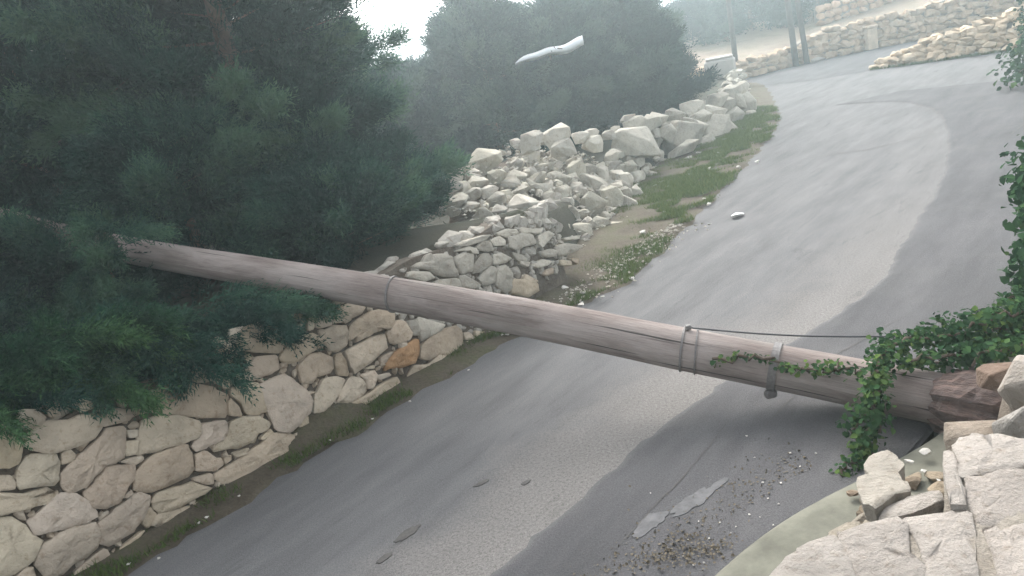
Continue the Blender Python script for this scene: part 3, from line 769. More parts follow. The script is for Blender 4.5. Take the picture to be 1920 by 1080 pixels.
# ---- collapsed rubble heap
hb = (.4, 9.4, 0)
heap = thing('rubble_heap', 'large heap of grey rubble collapsed from the wall onto the verge behind the pole', 'rubble heap', hb)
for i, (x, y, z, w, h) in enumerate(HEAP):
    v = rr.uniform(.95, 1.2)
    hh = h * 1.5 if w > .2 else h * 1.2
    rock('stone_grey', (x, y, z - .03), w * .92, hh * .85, max(w * .62, .12), heap, base=hb, tilt=.35, colr=(v, v, v * rr.uniform(.94, 1)))
HN = np.array([.4524, -.2428, .8581]); HF1 = np.array([.74, 8.36, .05]); HE1 = np.array([1.36, 2.64, .03]); HE2 = np.array([-1.19, 1.14, .95])
for i in range(242):
    a, b = rr.uniform(-.16, 1.02), rr.uniform(-.05, 1.12)
    p = HF1 + HE1 * a + HE2 * b - HN * rr.uniform(.02, .12)
    if p[2] > 1.02: continue
    k = rr.choice([.07, .09, .11, .14, .17]) * rr.uniform(.85, 1.15)
    v = rr.uniform(.9, 1.25)
    rock('stone_grey', p, k * 1.15, k * .75, k, heap, base=hb, tilt=.7, colr=(v, v * .99, v * rr.uniform(.92, 1)))
# crushed fragments between the larger stones and along the foot
def fragments(name, pts, sizes, m, parent, seed):
    g_ = np.random.default_rng(seed); Vv, Ff = [], []
    for p, k in zip(pts, sizes):
        o_ = np.array([[1, 0, 0], [-1, 0, 0], [0, 1, 0], [0, -1, 0], [0, 0, 1], [0, 0, -1]], float) * g_.uniform(.6, 1.2, (6, 1)) + g_.normal(0, .2, (6, 3))
        b_ = len(Vv); o_ = o_ * k * np.array([1, .8, .55]); a_ = g_.uniform(0, 6.28); c_, s_ = math.cos(a_), math.sin(a_)
        Vv += [(p[0] + q[0] * c_ - q[1] * s_, p[1] + q[0] * s_ + q[1] * c_, p[2] + q[2]) for q in o_]
        Ff += [(b_ + 0, b_ + 2, b_ + 4), (b_ + 2, b_ + 1, b_ + 4), (b_ + 1, b_ + 3, b_ + 4), (b_ + 3, b_ + 0, b_ + 4), (b_ + 2, b_ + 0, b_ + 5), (b_ + 1, b_ + 2, b_ + 5), (b_ + 3, b_ + 1, b_ + 5), (b_ + 0, b_ + 3, b_ + 5)]
    o = link(name, mesh_py(name, Vv, Ff), m, parent); o['kind'] = 'stuff'; return o
pts, szs = [], []
for i in range(900):
    a, b = rr.uniform(-.2, 1.05), rr.uniform(-.1, 1.08)
    p = HF1 + HE1 * a + HE2 * b + HN * rr.uniform(-.06, .02)
    if b < .02: p[2] = .04
    if p[2] > 1.05: continue
    pts.append(p - np.array(hb)); szs.append(rr.uniform(.015, .045))
fragments('fragments', pts, szs, M['stone_grey'], heap, 3)
# earth core of the heap
HV = []; HFc = []
na, nb = 14, 14
for i in range(na):
    for j in range(nb):
        a, b = i / (na - 1) * 1.1 - .05, j / (nb - 1) * 1.2 - .02
        p = HF1 + HE1 * a + HE2 * min(b, 1.02) - HN * .17 + np.array([0, 0, -2.0 * max(0, b - 1.02)])
        p = p + HE2 * .25 * max(0, b - 1.02)
        e = max(0, .08 - a, a - .95) * 3
        HV.append(p - np.array(hb) - np.array([0, 0, e]))
for i in range(na - 1):
    for j in range(nb - 1):
        k = i * nb + j; HFc.append((k, k + 1, k + nb + 1, k + nb))
link('core', mesh_py('core', HV, HFc, True), M['core'], heap)

pts, szs = [], []
for i in range(520):
    sv = rr.uniform(3.3, 6.6); p = WA + WD * sv + WN * abs(rr.gauss(.05, .22))
    pts.append((p[0], p[1], .04)); szs.append(rr.uniform(.008, .028))
o = fragments('rubble_fragments', pts, szs, M['stone_grey'], None, 4)
tag(o, 'crushed stone fragments strewn along the wall foot behind the pole', 'rubble')
# ---- dry stone wall running on to the bend
bb = (3.5, 13.6, 0)
bwall = thing('dry_stone_wall', 'low grey dry stone wall running from the rubble heap to the bend of the road', 'stone wall', bb)
for i, (x, y, z, w, h) in enumerate(BACKW):
    v = rr.uniform(.95, 1.2)
    rock('stone_grey', (x, y, z), w * 1.05, h * 1.15, w * .75, bwall, base=bb, tilt=.25, colr=(v, v, v * .98), yaw=.3)
bl = resample([(1.45, 10.6), (2.0, 11.4), (3.45, 13.75), (5.4, 16.7), (7.55, 22.3)], 60)
for i in range(len(bl)):
    for lay in range(4):
        if rr.random() < .12: continue
        p = bl[i] + np.array([rr.gauss(-.12, .08), rr.gauss(.05, .08)])
        k = rr.uniform(.12, .3); zz = .03 + lay * .15 + rr.uniform(-.04, .04)
        p = p + np.array([-.83, .55]) * lay * .075
        v = rr.uniform(.9, 1.2)
        rock('stone_grey', (p[0], p[1], zz), k, k * rr.uniform(.55, .8), k * .9, bwall, base=bb, tilt=.3, colr=(v, v, v * .97), yaw=.9)

# ------------------------------------------------------------------ near wall on the right (seen from above)
ZN = .72
nb_ = (1.0, 2.2, 0)
nwall = thing('near_wall', 'broad white limestone wall at the bottom right corner with mortar joints and a broken end', 'stone wall', nb_)
ex, ey, ez = np.array([1., 0, 0]), np.array([0, 1., 0]), np.array([0, 0, 1.])
for i, q in enumerate(NEAR_STONES):
    v = wr.uniform(.97, 1.04)
    c0 = np.mean(q, 0); qq = [tuple(c0 + (np.array(p) - c0) * 1.012) for p in q]
    face_stone(qq, (np.array([0, 0, ZN]), ex, ey, ez), .3, .007, M['stone_white'], nwall, nb_, (v, v * .985, v * .96), 900 + i)
cp = [(-.25, .75), (.3, 1.52), (.62, 1.92), (.88, 1.99), (1.12, 2.03), (1.22, 2.2), (1.36, 2.36), (1.62, 2.32), (2.6, 2.6), (2.6, .6), (.4, .2)]
cc = [(x - nb_[0], y - nb_[1]) for x, y in cp]
V = [(x, y, ZN - .006) for x, y in cc] + [(x, y, -.05) for x, y in cc]
k = len(cc)
F = [tuple(range(k))[::-1]] + [(i, (i + 1) % k, (i + 1) % k + k, i + k) for i in range(k)]
me = mesh_py('mortar', V, F)
bm = bmesh.new(); bm.from_mesh(me); bmesh.ops.recalc_face_normals(bm, faces=list(bm.faces)); bm.to_mesh(me); bm.free()
link('mortar', me, M['mortar'], nwall)
# top stones off the picture's edge and face stones below
for i in range(16):
    t = i / 15; a = np.array([-.3, .8]) * (1 - t) + np.array([.58, 1.9]) * t
    for zz in (.18, .5):
        rock('stone_white', (a[0] + .05, a[1] - .02, zz), .2, .3, .12, nwall, base=nb_, tilt=.05, yaw=.85)
for x, y, w in ((.2, 1.15, .4), (.55, 1.1, .38), (.95, 1.2, .4), (.0, .75, .36), (.5, .7, .4), (1.4, 1.15, .4), (1.9, 1.5, .42), (2.05, 2.1, .45)):
    rock('stone_white', (x, y, ZN - .08), w, .2, w, nwall, base=nb_, tilt=.03)

slab = thing('broken_capstone', 'thick broken white capstone leaning over the mossy footing in the wall gap', 'stone slab', (1.17, 2.6, .45))
fr = (np.array([0, .08, .83]), ex, np.array([0, .97, -.11]), np.array([0, .11, .97]))
face_stone(SLAB_STONES[0], fr, .075, .005, M['stone_white'], slab, (1.17, 2.6, .45), (1.06, 1.05, .98), 77)
fr = (np.array([0, 0, .55]), ex, ey, ez)
face_stone(SLAB_STONES[1], fr, .07, .004, M['stone_white'], slab, (1.17, 2.6, .45), (1.1, 1.1, 1.08), 78)
# wall rubble under it
rb = thing('gap_rubble', 'jumble of dull broken stones packed under the leaning capstone', 'rubble', (1.25, 2.5, 0))
for i in range(26):
    x, y = rr.uniform(1.02, 1.45), rr.uniform(2.2, 2.62)
    k = rr.uniform(.1, .2)
    rock('stone_grey', (x, y, rr.uniform(.06, .34)), k, k * .7, k, rb, base=(1.25, 2.5, 0), tilt=.5, colr=(.72, .69, .64))

gs = thing('gap_debris', 'brown earthy fragments scattered in the wall gap behind the leaning capstone', 'debris', (1.5, 2.95, 0))
for i in range(34):
    k = rr.uniform(.03, .1)
    rock('stone_beige', (rr.uniform(1.28, 1.8), rr.uniform(2.72, 3.15), .1), k * 1.2, k * .5, k, gs, base=(1.5, 2.95, 0), tilt=.3, colr=rr.choice([(.4, .36, .33), (.32, .3, .28), (.5, .48, .44)]))
s1 = rock('stone_white', (2.06, 2.98, .53), .3, .26, .3, name='white_block', colr=(1.08, 1.05, 1.0))
tag(s1, 'squared white wall stone at the right edge above the broken pole end', 'stone')
s2 = rock('stone_beige', (2.03, 3.2, .5), .18, .14, .18, name='brown_block', colr=(.3, .25, .24))
tag(s2, 'reddish brown broken stone beside the torn end of the pole', 'stone')
s3 = rock('stone_white', (1.83, 2.72, .5), .2, .3, .25, name='white_rubble_stone', colr=(.92, .95, .95))
tag(s3, 'grey-white stone lying against the torn pole end, at the frame edge', 'stone')
bs = [(2.3, 3.1, .25, .5), (2.1, 2.85, .2, .45), (2.35, 2.8, .35, .5), (1.95, 3.2, .12, .3)]
rb2 = thing('wall_stump', 'broken stub of the right wall behind the pole butt', 'stone wall', (2.2, 3.0, 0))
for x, y, z, k in bs: rock('stone_grey', (x, y, z), k, k * .8, k, rb2, base=(2.2, 3.0, 0), colr=(.62, .56, .52))

# ------------------------------------------------------------------ the fallen pole
ax = smooth_pl(POLE_AXIS[:-1], 40, 2)
pole = thing('fallen_utility_pole', 'weathered wooden utility pole lying across the road from the trees to the right wall', 'utility pole', (.9, 4.5, 0))
pb = np.array([.9, 4.5, 0])
frac = np.linspace(0, 1, 40)
rad = .088 + .05 * frac
me = tube_mesh('shaft', ax - pb, rad, 28, .012, seed=5)
link('shaft', me, M['pole'], pole)
# torn reddish butt
bd0 = ax[-1] - ax[-3]; bd0 /= np.linalg.norm(bd0)
bp = [ax[-1] + bd0 * (k - .09) for k in (-.06, -.02, .05, .13, .22, .3, .37, .42)]
br = [.12, .16, .182, .19, .188, .17, .13, .05]
nbp = 22; sg = 30
BV, BF, BU = [], [], []
gb = np.random.default_rng(9)
ridge = gb.normal(0, 1, sg); ridge2 = gb.normal(0, 1, sg)
_s = np.array(Vector(bd0).cross(Vector((0, 0, 1))).normalized()); _u = np.cross(_s, bd0)
tb_ = [(-.10 + .60 * i / (nbp - 1)) for i in range(nbp)]
for i, t in enumerate(tb_):
    r0_ = np.interp(t, [-.10, -.06, 0, .08, .2, .32, .42, .5], [.11, .155, .178, .192, .195, .175, .13, .05])
    for k in range(sg + 1):
        kk = k % sg; w = 2 * math.pi * kk / sg
        rr_ = r0_ * (1 + .055 * ridge[kk] * (1 - t) + .05 * ridge2[kk] * t * 2 + .03 * math.sin(w * 3 + t * 14) + .02 * gb.normal() * (k < sg))
        jag = .03 * ridge[(kk * 7) % sg] * (1 if i in (0, nbp - 1) else .3)
        if k == sg: BV.append(BV[i * (sg + 1)])
        else: BV.append(np.array(ax[-1]) + bd0 * (t + jag) + (_s * math.cos(w) + _u * math.sin(w)) * rr_ - pb)
        BU.append((t, k / sg))
for i in range(nbp - 1):
    for k in range(sg):
        a_ = i * (sg + 1) + k; BF.append((a_, a_ + 1, a_ + sg + 2, a_ + sg + 1))
BF.append(tuple((nbp - 1) * (sg + 1) + k for k in range(sg)))
me = mesh_py('torn_butt', BV, BF, False)
l = me.uv_layers.new(name='UVMap')
for lp in me.loops: l.data[lp.index].uv = BU[lp.vertex_index]
butt = link('torn_butt', me, M['butt'], pole)
sp = bmesh.new()
r5 = random.Random(6)
def splinter(bm, p, dr, l, w):
    dr = Vector(dr).normalized(); s = dr.cross(Vector((0, 0, 1))).normalized(); u = s.cross(dr)
    b = [bm.verts.new(Vector(p) + s * w * a + u * w * .5 * c) for a, c in ((1, 0), (0, 1), (-1, 0), (0, -1))]
    t = bm.verts.new(Vector(p) + dr * l + s * r5.uniform(-w, w))
    for i in range(4): bm.faces.new((b[i], b[(i + 1) % 4], t))
    bm.faces.new(b[::-1])
for i in range(46):
    w = r5.uniform(0, 6.28); t = r5.uniform(.02, .4)
    s_ = Vector(bd0).cross(Vector((0, 0, 1))).normalized(); u_ = s_.cross(Vector(bd0))
    p = Vector(ax[-1] + bd0 * (t - .09) - pb) + (s_ * math.cos(w) + u_ * math.sin(w)) * r5.uniform(.14, .188)
    splinter(sp, p, Vector(bd0) * r5.choice([1, 1, -.8]) + Vector((r5.uniform(-.3, .3), r5.uniform(-.3, .3), r5.uniform(-.15, .3))), r5.uniform(.06, .2), r5.uniform(.008, .022))
me = bpy.data.meshes.new('splinters'); sp.to_mesh(me); sp.free()
l = me.uv_layers.new(name='UVMap')
for lp in me.loops: l.data[lp.index].uv = (me.vertices[lp.vertex_index].co.x * 2, me.vertices[lp.vertex_index].co.z * 2)
o = link('splinters', me, M['butt'], butt)
# pale sapwood scraps at the tear
for (t, w, l_, wd) in ((.0, 1.0, .14, .03), (.0, 2.4, .15, .028), (.13, 1.2, .12, .02), (.2, 1.5, .14, .022), (.07, 2.2, .08, .016)):
    s_ = Vector(bd0).cross(Vector((0, 0, 1))).normalized(); u_ = s_.cross(Vector(bd0))
    out = s_ * math.cos(w + 1.2) + u_ * math.sin(w + 1.2)
    p = Vector(ax[-1] + bd0 * (t - .06) - pb) + out * .188
    me = hull_rock('sapwood_scrap', int(w * 10), 18, bev=.03)
    q = link('sapwood_scrap', me, M['stone_white'], butt)
    q.location = p; q.scale = (l_ * .9, wd, wd * 1.6)
    q.rotation_euler = Vector(bd0).to_track_quat('X', 'Z').to_euler()
    if t == 0: q.scale = (.035, l_ * .6, l_); 

def ring(name, px_frac, extra, w, m, tilt=.0):
    i = px_frac * 39; i0 = int(i); f = i - i0
    c = ax[i0] * (1 - f) + ax[i0 + 1] * f - pb
    t = Vector(ax[i0 + 1] - ax[i0]).normalized()
    s_ = t.cross(Vector((0, 0, 1))).normalized(); u_ = s_.cross(t)
    r = .088 + .05 * px_frac + extra
    bm = bmesh.new(); seg = 32
    vs = []
    for k in range(seg):
        a = 2 * math.pi * k / seg
        dirv = s_ * math.cos(a) + u_ * math.sin(a); off = t * tilt * math.cos(a + .4)
        vs.append([bm.verts.new(Vector(c) + dirv * (r + e) + off + t * o_) for e, o_ in ((-.006, -w), (.006, -w), (.006, w), (-.006, w))])
    for k in range(seg):
        a, b = vs[k], vs[(k + 1) % seg]
        for e in range(4): bm.faces.new((a[e], b[e], b[(e + 1) % 4], a[(e + 1) % 4]))
    bmesh.ops.recalc_face_normals(bm, faces=list(bm.faces))
    me = bpy.data.meshes.new(name); bm.to_mesh(me); bm.free()
    return link(name, me, m, pole), Vector(c), t, s_, u_, r
def frac_at(pt):
    i = int(np.argmin(np.linalg.norm(ax - np.array(pt), axis=1))); 
    best = min(((np.linalg.norm(ax[j] * (1 - f) + ax[j + 1] * f - np.array(pt)), (j + f) / 39) for j in range(max(0, i - 1), min(38, i + 1)) for f in np.linspace(0, 1, 11)))
    return best[1]
f1 = frac_at(POLE_AXIS[6]); f2 = frac_at(POLE_AXIS[8])
ring('band', f1, .004, .006, M['metal'], .012)
b2, c2, t2, s2_, u2_, r2 = ring('band', f2, .004, .006, M['metal'], .012)
ring('band', f2 + .008, .004, .004, M['metal'], .02)
bo = link('bolt', box_mesh('bolt', .035, .028, .03, 0, .006), M['metal'], b2)
bo.location = c2 + u2_ * (r2 + .0) + t2 * .02 + s2_ * .0
cpx = frac_at((1.4, 4.24, .26))
b3, c3, t3, s3_, u3_, r3 = ring('strap', cpx, .004, .022, M['metal'], .0)
nb3 = link('clamp_lug', box_mesh('clamp_lug', .07, .05, .05, -.03, .012), M['metal'], b3)
nb3.location = c3 + s3_ * .06 - u3_ * (r3 + .005)
# stay wire from the band to the ivy
w0 = np.array(c2 + u2_ * (r2 + .012)) + pb; w1 = np.array([1.96, 4.12, .37])
pts = [w0 * (1 - t) + w1 * t + np.array([0, 0, -.02 * math.sin(t * math.pi)]) for t in np.linspace(0, 1.25, 14)]
link('stay_wire', tube_mesh('stay_wire', np.array(pts) - pb, [.0055] * 14, 8, uv=False), M['wire'], pole)

# ------------------------------------------------------------------ foliage
def foliage_mesh(name, C, D, Rr, T, per, L, leaf, wid, nl=7, up=.25, seed=0, flat=.75, spread=None):
    """feathery sprays: clump centres C, outward directions D, radii Rr, tint T"""
    g = np.random.default_rng(seed)
    C = np.repeat(C, per, 0); D = np.repeat(D, per, 0); Rr = np.repeat(Rr, per); T = np.repeat(T, per)
    n = len(C)
    spread = np.full(n, .5) if spread is None else np.repeat(spread, per)
    off = g.normal(0, 1, (n, 3)); off[:, 2] *= flat
    off *= (g.random(n) ** .5 / (np.linalg.norm(off, axis=1) + 1e-6))[:, None]
    base = C + off * Rr[:, None]
    a = D * .8 + (off * .9 + g.normal(0, .45, (n, 3))) * spread[:, None] + np.array([0, 0, up])
    a /= np.linalg.norm(a, axis=1)[:, None]
    b = np.cross(a, g.normal(0, 1, (n, 3))); b /= np.linalg.norm(b, axis=1)[:, None]
    ln = L * g.uniform(.6, 1.3, n)
    nr = np.cross(a, b)
    V = np.empty((n, nl, 3, 3), np.float32)
    for k in range(nl):
        t = (k + .3) / nl; sgn = 1 if k % 2 else -1
        if k == nl - 1: sgn = 0
        q = base + a * (ln * t)[:, None]
        dr = a * .75 + b * (.65 * sgn) + nr * g.normal(0, .25, n)[:, None]
        sd_ = b * (1 if sgn == 0 else .3) + a * (.8 if sgn else 0) + nr * .5
        l_ = (leaf * (1.15 - .5 * t) * g.uniform(.7, 1.3, n))[:, None]
        V[:, k, 0] = q - sd_ * wid; V[:, k, 1] = q + sd_ * wid; V[:, k, 2] = q + dr * l_
    me = mesh_np(name, V, 3, np.arange(n * nl * 3))
    at = me.attributes.new('tint', 'FLOAT', 'FACE')
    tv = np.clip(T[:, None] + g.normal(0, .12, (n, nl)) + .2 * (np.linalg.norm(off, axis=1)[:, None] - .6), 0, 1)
    at.data.foreach_set('value', tv.astype(np.float32).ravel())
    return me

def tree(name, label, cat, x, y, z, h, r, nclump, per, L, leaf, wid, m, seed, group=None, low=.05, lean=(0, 0), prof=None, crad=(.28, .5), nl=7):
    g = np.random.default_rng(seed)
    root = thing(name, label, cat, (x, y, z), group)
    th = h * .93
    pts = [(lean[0] * t * t, lean[1] * t * t, th * t) for t in np.linspace(0, 1, 8)]
    link('trunk', tube_mesh('trunk', pts, [max(.012, r * .075 * (1 - .92 * t)) for t in np.linspace(0, 1, 8)], 9, .06, uv=False, seed=seed), M['bark'], root)
    bm_pts = []
    C, D, Rr, T, K = [], [], [], [], []
    prof = prof or (lambda t: (1 - t) ** .6 * (.75 + .25 * min(1, t * 5)))
    LV, LF = [], []
    nb = max(16, nclump // 7)
    for k in range(nb):
        t = low + (1 - low) * (k + g.random()) / nb
        a = k * 2.399 + g.normal(0, .3)
        rl = r * prof(t) * g.uniform(.78, 1.15)
        p0 = np.array([lean[0] * t * t, lean[1] * t * t, h * t * .96])
        dr = np.array([math.cos(a), math.sin(a), g.uniform(-.12 if t < .3 else .05, .35)])
        tint = np.clip(g.normal(.42, .27), 0, 1)
        tip = p0 + dr * rl
        w_ = max(.008, r * .014 * (1 - t))
        s_ = np.array([-math.sin(a), math.cos(a), 0])
        i0 = len(LV)
        LV += [p0 + s_ * w_, p0 - s_ * w_, p0 + np.array([0, 0, w_ * 1.8]), p0 + dr * rl * .95]
        LF += [(i0, i0 + 1, i0 + 3), (i0 + 1, i0 + 2, i0 + 3), (i0 + 2, i0, i0 + 3)]
        m_ = max(2, int(nclump * .4 / nb))
        for j in range(m_):
            u = .2 + .6 * (j + g.random() * .8) / m_
            c = p0 + dr * rl * u + np.array([g.normal(0, .16), g.normal(0, .16), g.normal(0, .12)])
            if c[2] < .05: c[2] = g.uniform(.05, .4)
            C.append(c); D.append(dr / np.linalg.norm(dr)); Rr.append(g.uniform(*crad)); T.append(max(0, tint - .3)); K.append(.8)  # inner clumps tinted darker: crown shade put into the leaf colour
        # feathery plumes: several short boughs that curve up and droop at the tip
        for q in range(2 if r > 1.3 else 1):
            a2 = a + g.normal(0, .35)
            st = p0 + dr * rl * g.uniform(.4, .7) + np.array([0, 0, g.normal(0, .12)])
            out_ = np.array([math.cos(a2), math.sin(a2), g.uniform(.1, .75)]); out_ /= np.linalg.norm(out_)
            ln = rl * g.uniform(.35, .62) + .15
            drp = g.uniform(-.1, .35)
            tq = np.clip(tint + g.normal(0, .2), 0, 1)
            ns = max(4, int(nclump * .6 / nb / (2 if r > 1.3 else 1)) + 2)
            for j in range(ns):
                u = j / (ns - 1)
                c = st + out_ * ln * u - np.array([0, 0, drp * ln * u * u])
                if c[2] < .05: c[2] = g.uniform(.05, .3)
                dd_ = out_ - np.array([0, 0, 2 * drp * u]); dd_ /= np.linalg.norm(dd_)
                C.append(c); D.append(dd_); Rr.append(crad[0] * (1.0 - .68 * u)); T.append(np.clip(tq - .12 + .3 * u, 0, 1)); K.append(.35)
    link('limbs', mesh_py('limbs', LV, LF), M['bark'], root)
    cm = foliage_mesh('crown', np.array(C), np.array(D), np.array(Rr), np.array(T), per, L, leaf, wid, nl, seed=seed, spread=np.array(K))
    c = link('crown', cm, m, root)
    return root

CY = M['cypress']
full = lambda t: (1 - t) ** .45 * (.9 + .1 * min(1, t * 4))
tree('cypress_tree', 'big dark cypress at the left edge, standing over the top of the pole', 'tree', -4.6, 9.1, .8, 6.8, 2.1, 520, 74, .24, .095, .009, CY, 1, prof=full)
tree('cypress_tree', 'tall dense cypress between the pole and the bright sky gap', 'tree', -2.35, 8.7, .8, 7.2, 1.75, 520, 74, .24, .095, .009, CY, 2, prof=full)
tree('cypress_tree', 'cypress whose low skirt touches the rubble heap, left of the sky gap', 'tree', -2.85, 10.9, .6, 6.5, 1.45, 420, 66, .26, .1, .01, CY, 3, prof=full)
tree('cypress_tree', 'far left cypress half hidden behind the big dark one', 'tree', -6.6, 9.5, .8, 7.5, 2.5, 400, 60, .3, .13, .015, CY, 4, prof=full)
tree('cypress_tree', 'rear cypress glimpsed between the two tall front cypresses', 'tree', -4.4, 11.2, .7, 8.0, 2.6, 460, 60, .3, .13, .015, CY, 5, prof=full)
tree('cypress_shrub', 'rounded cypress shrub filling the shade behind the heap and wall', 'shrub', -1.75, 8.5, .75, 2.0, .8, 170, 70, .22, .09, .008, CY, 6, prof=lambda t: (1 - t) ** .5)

tree('cypress_shrub', 'low dark shrub behind the wall where the pole enters the trees', 'shrub', -2.75, 7.35, .8, 1.5, 1.0, 150, 70, .22, .08, .008, CY, 7, prof=lambda t: (1 - t) ** .4)
tree('cypress_shrub', 'dark shrub on the bank just behind the pole, left of the brown soil', 'shrub', -1.45, 7.15, .8, .75, .6, 90, 70, .18, .07, .007, CY, 9, prof=lambda t: (1 - t) ** .4, crad=(.2, .34))
tree('cypress_shrub', 'dark shrub on the bank between the tall cypress trunk and the brown soil', 'shrub', -1.75, 7.75, .8, 1.1, .75, 110, 70, .2, .08, .007, CY, 10, prof=lambda t: (1 - t) ** .4, crad=(.2, .36))
tree('cypress_shrub', 'small dark shrub at the left foot of the rubble heap, above the brown soil', 'shrub', -.98, 8.3, .72, .7, .42, 70, 70, .17, .07, .007, CY, 14, prof=lambda t: (1 - t) ** .4, crad=(.16, .28))
tree('cypress_shrub', 'deep shaded shrub under the big dark cypress, above the thin end of the pole', 'shrub', -5.2, 9.0, .8, 1.8, 1.2, 150, 65, .22, .09, .01, CY, 11, prof=lambda t: (1 - t) ** .4)
tree('cypress_shrub', 'shady shrub at the left edge beneath the big dark cypress', 'shrub', -4.8, 7.0, .8, .75, .9, 120, 70, .22, .08, .008, CY, 8, prof=lambda t: (1 - t) ** .4)
# low branches that hang over the retaining wall
def creeping(name, label, cat, path, r, n, per, m, seed, L=.16, leaf=.055, wid=.0055, zr=.3, tl=.45):
    g = np.random.default_rng(seed)
    P = np.array(path, float)
    root = thing(name, label, cat, tuple(P.mean(0)))
    c0 = P.mean(0)
    pl = resample(P, 14)
    link('branch', tube_mesh('branch', pl - c0, [.03 - .0015 * i for i in range(14)], 7, .1, uv=False), M['bark'], root)
    pl = resample(P, n)
    C, D, Rr, T, K = [], [], [], [], []
    for q in range(n):
        st = pl[q] - c0 + np.array([g.normal(0, r * .5), g.normal(0, r * .5), g.uniform(-zr * .3, zr)])
        out_ = np.array([.735, -.679, 0]) * g.uniform(.3, 1) + np.array([.679, .735, 0]) * g.normal(0, .7) + np.array([0, 0, g.uniform(-.35, .35)])
        out_ /= np.linalg.norm(out_); ln = r * g.uniform(.9, 1.9); drp = g.uniform(0, .4); tq = np.clip(g.normal(tl, .22), 0, 1)
        for j in range(6):
            u = j / 5
            C.append(st + out_ * ln * u - np.array([0, 0, drp * ln * u * u])); dd_ = out_ - np.array([0, 0, 2 * drp * u])
            D.append(dd_ / np.linalg.norm(dd_)); Rr.append(max(.03, r * .42) * (1 - .7 * u)); T.append(np.clip(tq - .15 + .3 * u, 0, 1)); K.append(.35)
    C, D, Rr, T = map(np.array, (C, D, Rr, T))
    me = foliage_mesh('foliage', C, D, Rr, T, per, L, leaf, wid, seed=seed, up=.02, spread=np.array(K))
    link('foliage', me, m, root)
    return root
def wp(s, t, back): 
    p = WA + WD * s + WU2 * t - WN2 * back; return tuple(p)
creeping('cypress_branch', 'green feathery branches drooping over the wall top at the lower left', 'branch', [wp(-1.3, 1.25, .6), wp(-.3, 1.18, .42), wp(.2, 1.1, .28), wp(.5, 1.06, .24)], .22, 52, 34, M['juniper'], 21, zr=.25, tl=.45)
creeping('cypress_branch', 'dark branch lying along the wall top directly below the pole', 'branch', [wp(.3, 1.02, .2), wp(.9, .97, .17), wp(1.35, .91, .15), wp(1.7, .87, .15)], .12, 44, 30, M['cypress'], 22, zr=.1, tl=.3)
creeping('cypress_branch', 'shaded growth on the bank under the thin end of the pole', 'branch', [wp(-1.8, 1.1, .9), wp(-.6, 1.05, .7), wp(.5, .95, .6), wp(1.5, .85, .5)], .32, 70, 30, M['cypress'], 23, zr=.3, tl=.3)
creeping('cypress_branch', 'small upright cypress branch standing in front of the pole at its thin end', 'branch', [(-3.1, 6.1, 1.0), (-3.0, 6.15, 1.3), (-2.98, 6.2, 1.6)], .16, 14, 26, M['cypress'], 24, zr=.2, tl=.7)
tree('cypress_shrub', 'dark shrub low on the bank under the pole tip, near the left edge', 'shrub', -3.7, 6.9, .8, .7, .75, 110, 70, .2, .08, .007, CY, 12, prof=lambda t: (1 - t) ** .35, crad=(.2, .36))
tree('cypress_shrub', 'dark shrub wedged between the pole and the wall top at the far left', 'shrub', -4.4, 6.0, .8, .8, .7, 110, 70, .2, .08, .007, CY, 13, prof=lambda t: (1 - t) ** .35, crad=(.2, .36))

# trees beyond the rubble heap
tree('roadside_tree', 'flat topped tree filling the bottom of the bright sky gap', 'tree', -1.35, 15.6, .3, 1.75, 1.35, 240, 60, .3, .12, .014, M['cypress_far'], 39, 'trees behind the dry stone wall', prof=lambda t: (1 - t) ** .25, crad=(.3, .5))
gl = [(.35, 15.4, 2.9, 1.2, 'pale hazy tree just right of the bright sky gap'),
      (1.6, 16.2, 2.5, 1.4, 'hazy cypress behind the white strip'),
      (3.0, 17.0, 2.5, 1.4, 'hazy rounded tree right of the white strip'),
      (3.95, 18.8, 2.35, 1.05, 'hazy tree nearest the pale block at the bend'),
      (2.6, 20.2, 2.7, 1.6, 'tall hazy tree in the second row above the dry stone wall'),
      (4.2, 23.0, 2.0, 1.1, 'small hazy tree at the right end of the row behind the wall')]
for i, (x, y, h, r, lb) in enumerate(gl):
    rt_ = tree('roadside_tree', lb, 'tree', x, y, .3, h, r, 240, 60, .3, .12, .014, M['cypress_far'], 40 + i, 'trees behind the dry stone wall', prof=lambda t: (1 - t) ** .42, crad=(.3, .55))
    if i == 1:
        e_ = np.array(STRIP_AT) + np.array([.75, .02, .1]) - np.array([x, y, .3])
        link('bare_limb', tube_mesh('bare_limb', [(0, 0, 1.5), e_ * .5 + np.array([0, 0, .85]), e_ * .8 + np.array([0, 0, .25]), e_, e_ + np.array([.1, -.12, -.03])], [.03, .022, .016, .012, .006], 7, .1, uv=False), M['bark'], rt_)
for i, (x, y, h, r, lb) in enumerate([(-3.6, 24, 2.1, 2.0, 'low distant tree closing the bottom of the sky gap, left half'), (-1.2, 24.5, 2.05, 2.0, 'low distant tree closing the bottom of the sky gap, right half'),
      (1.0, 25.5, 2.2, 2.0, 'distant tree seen between the hazy trees beside the sky gap')]):
    tree('distant_tree', lb, 'tree', x, y, .3, h, r, 120, 45, .4, .15, .02, M['cypress_far'], 60 + i, 'distant trees in the sky gap', prof=lambda t: (1 - t) ** .3, crad=(.4, .7), nl=5)
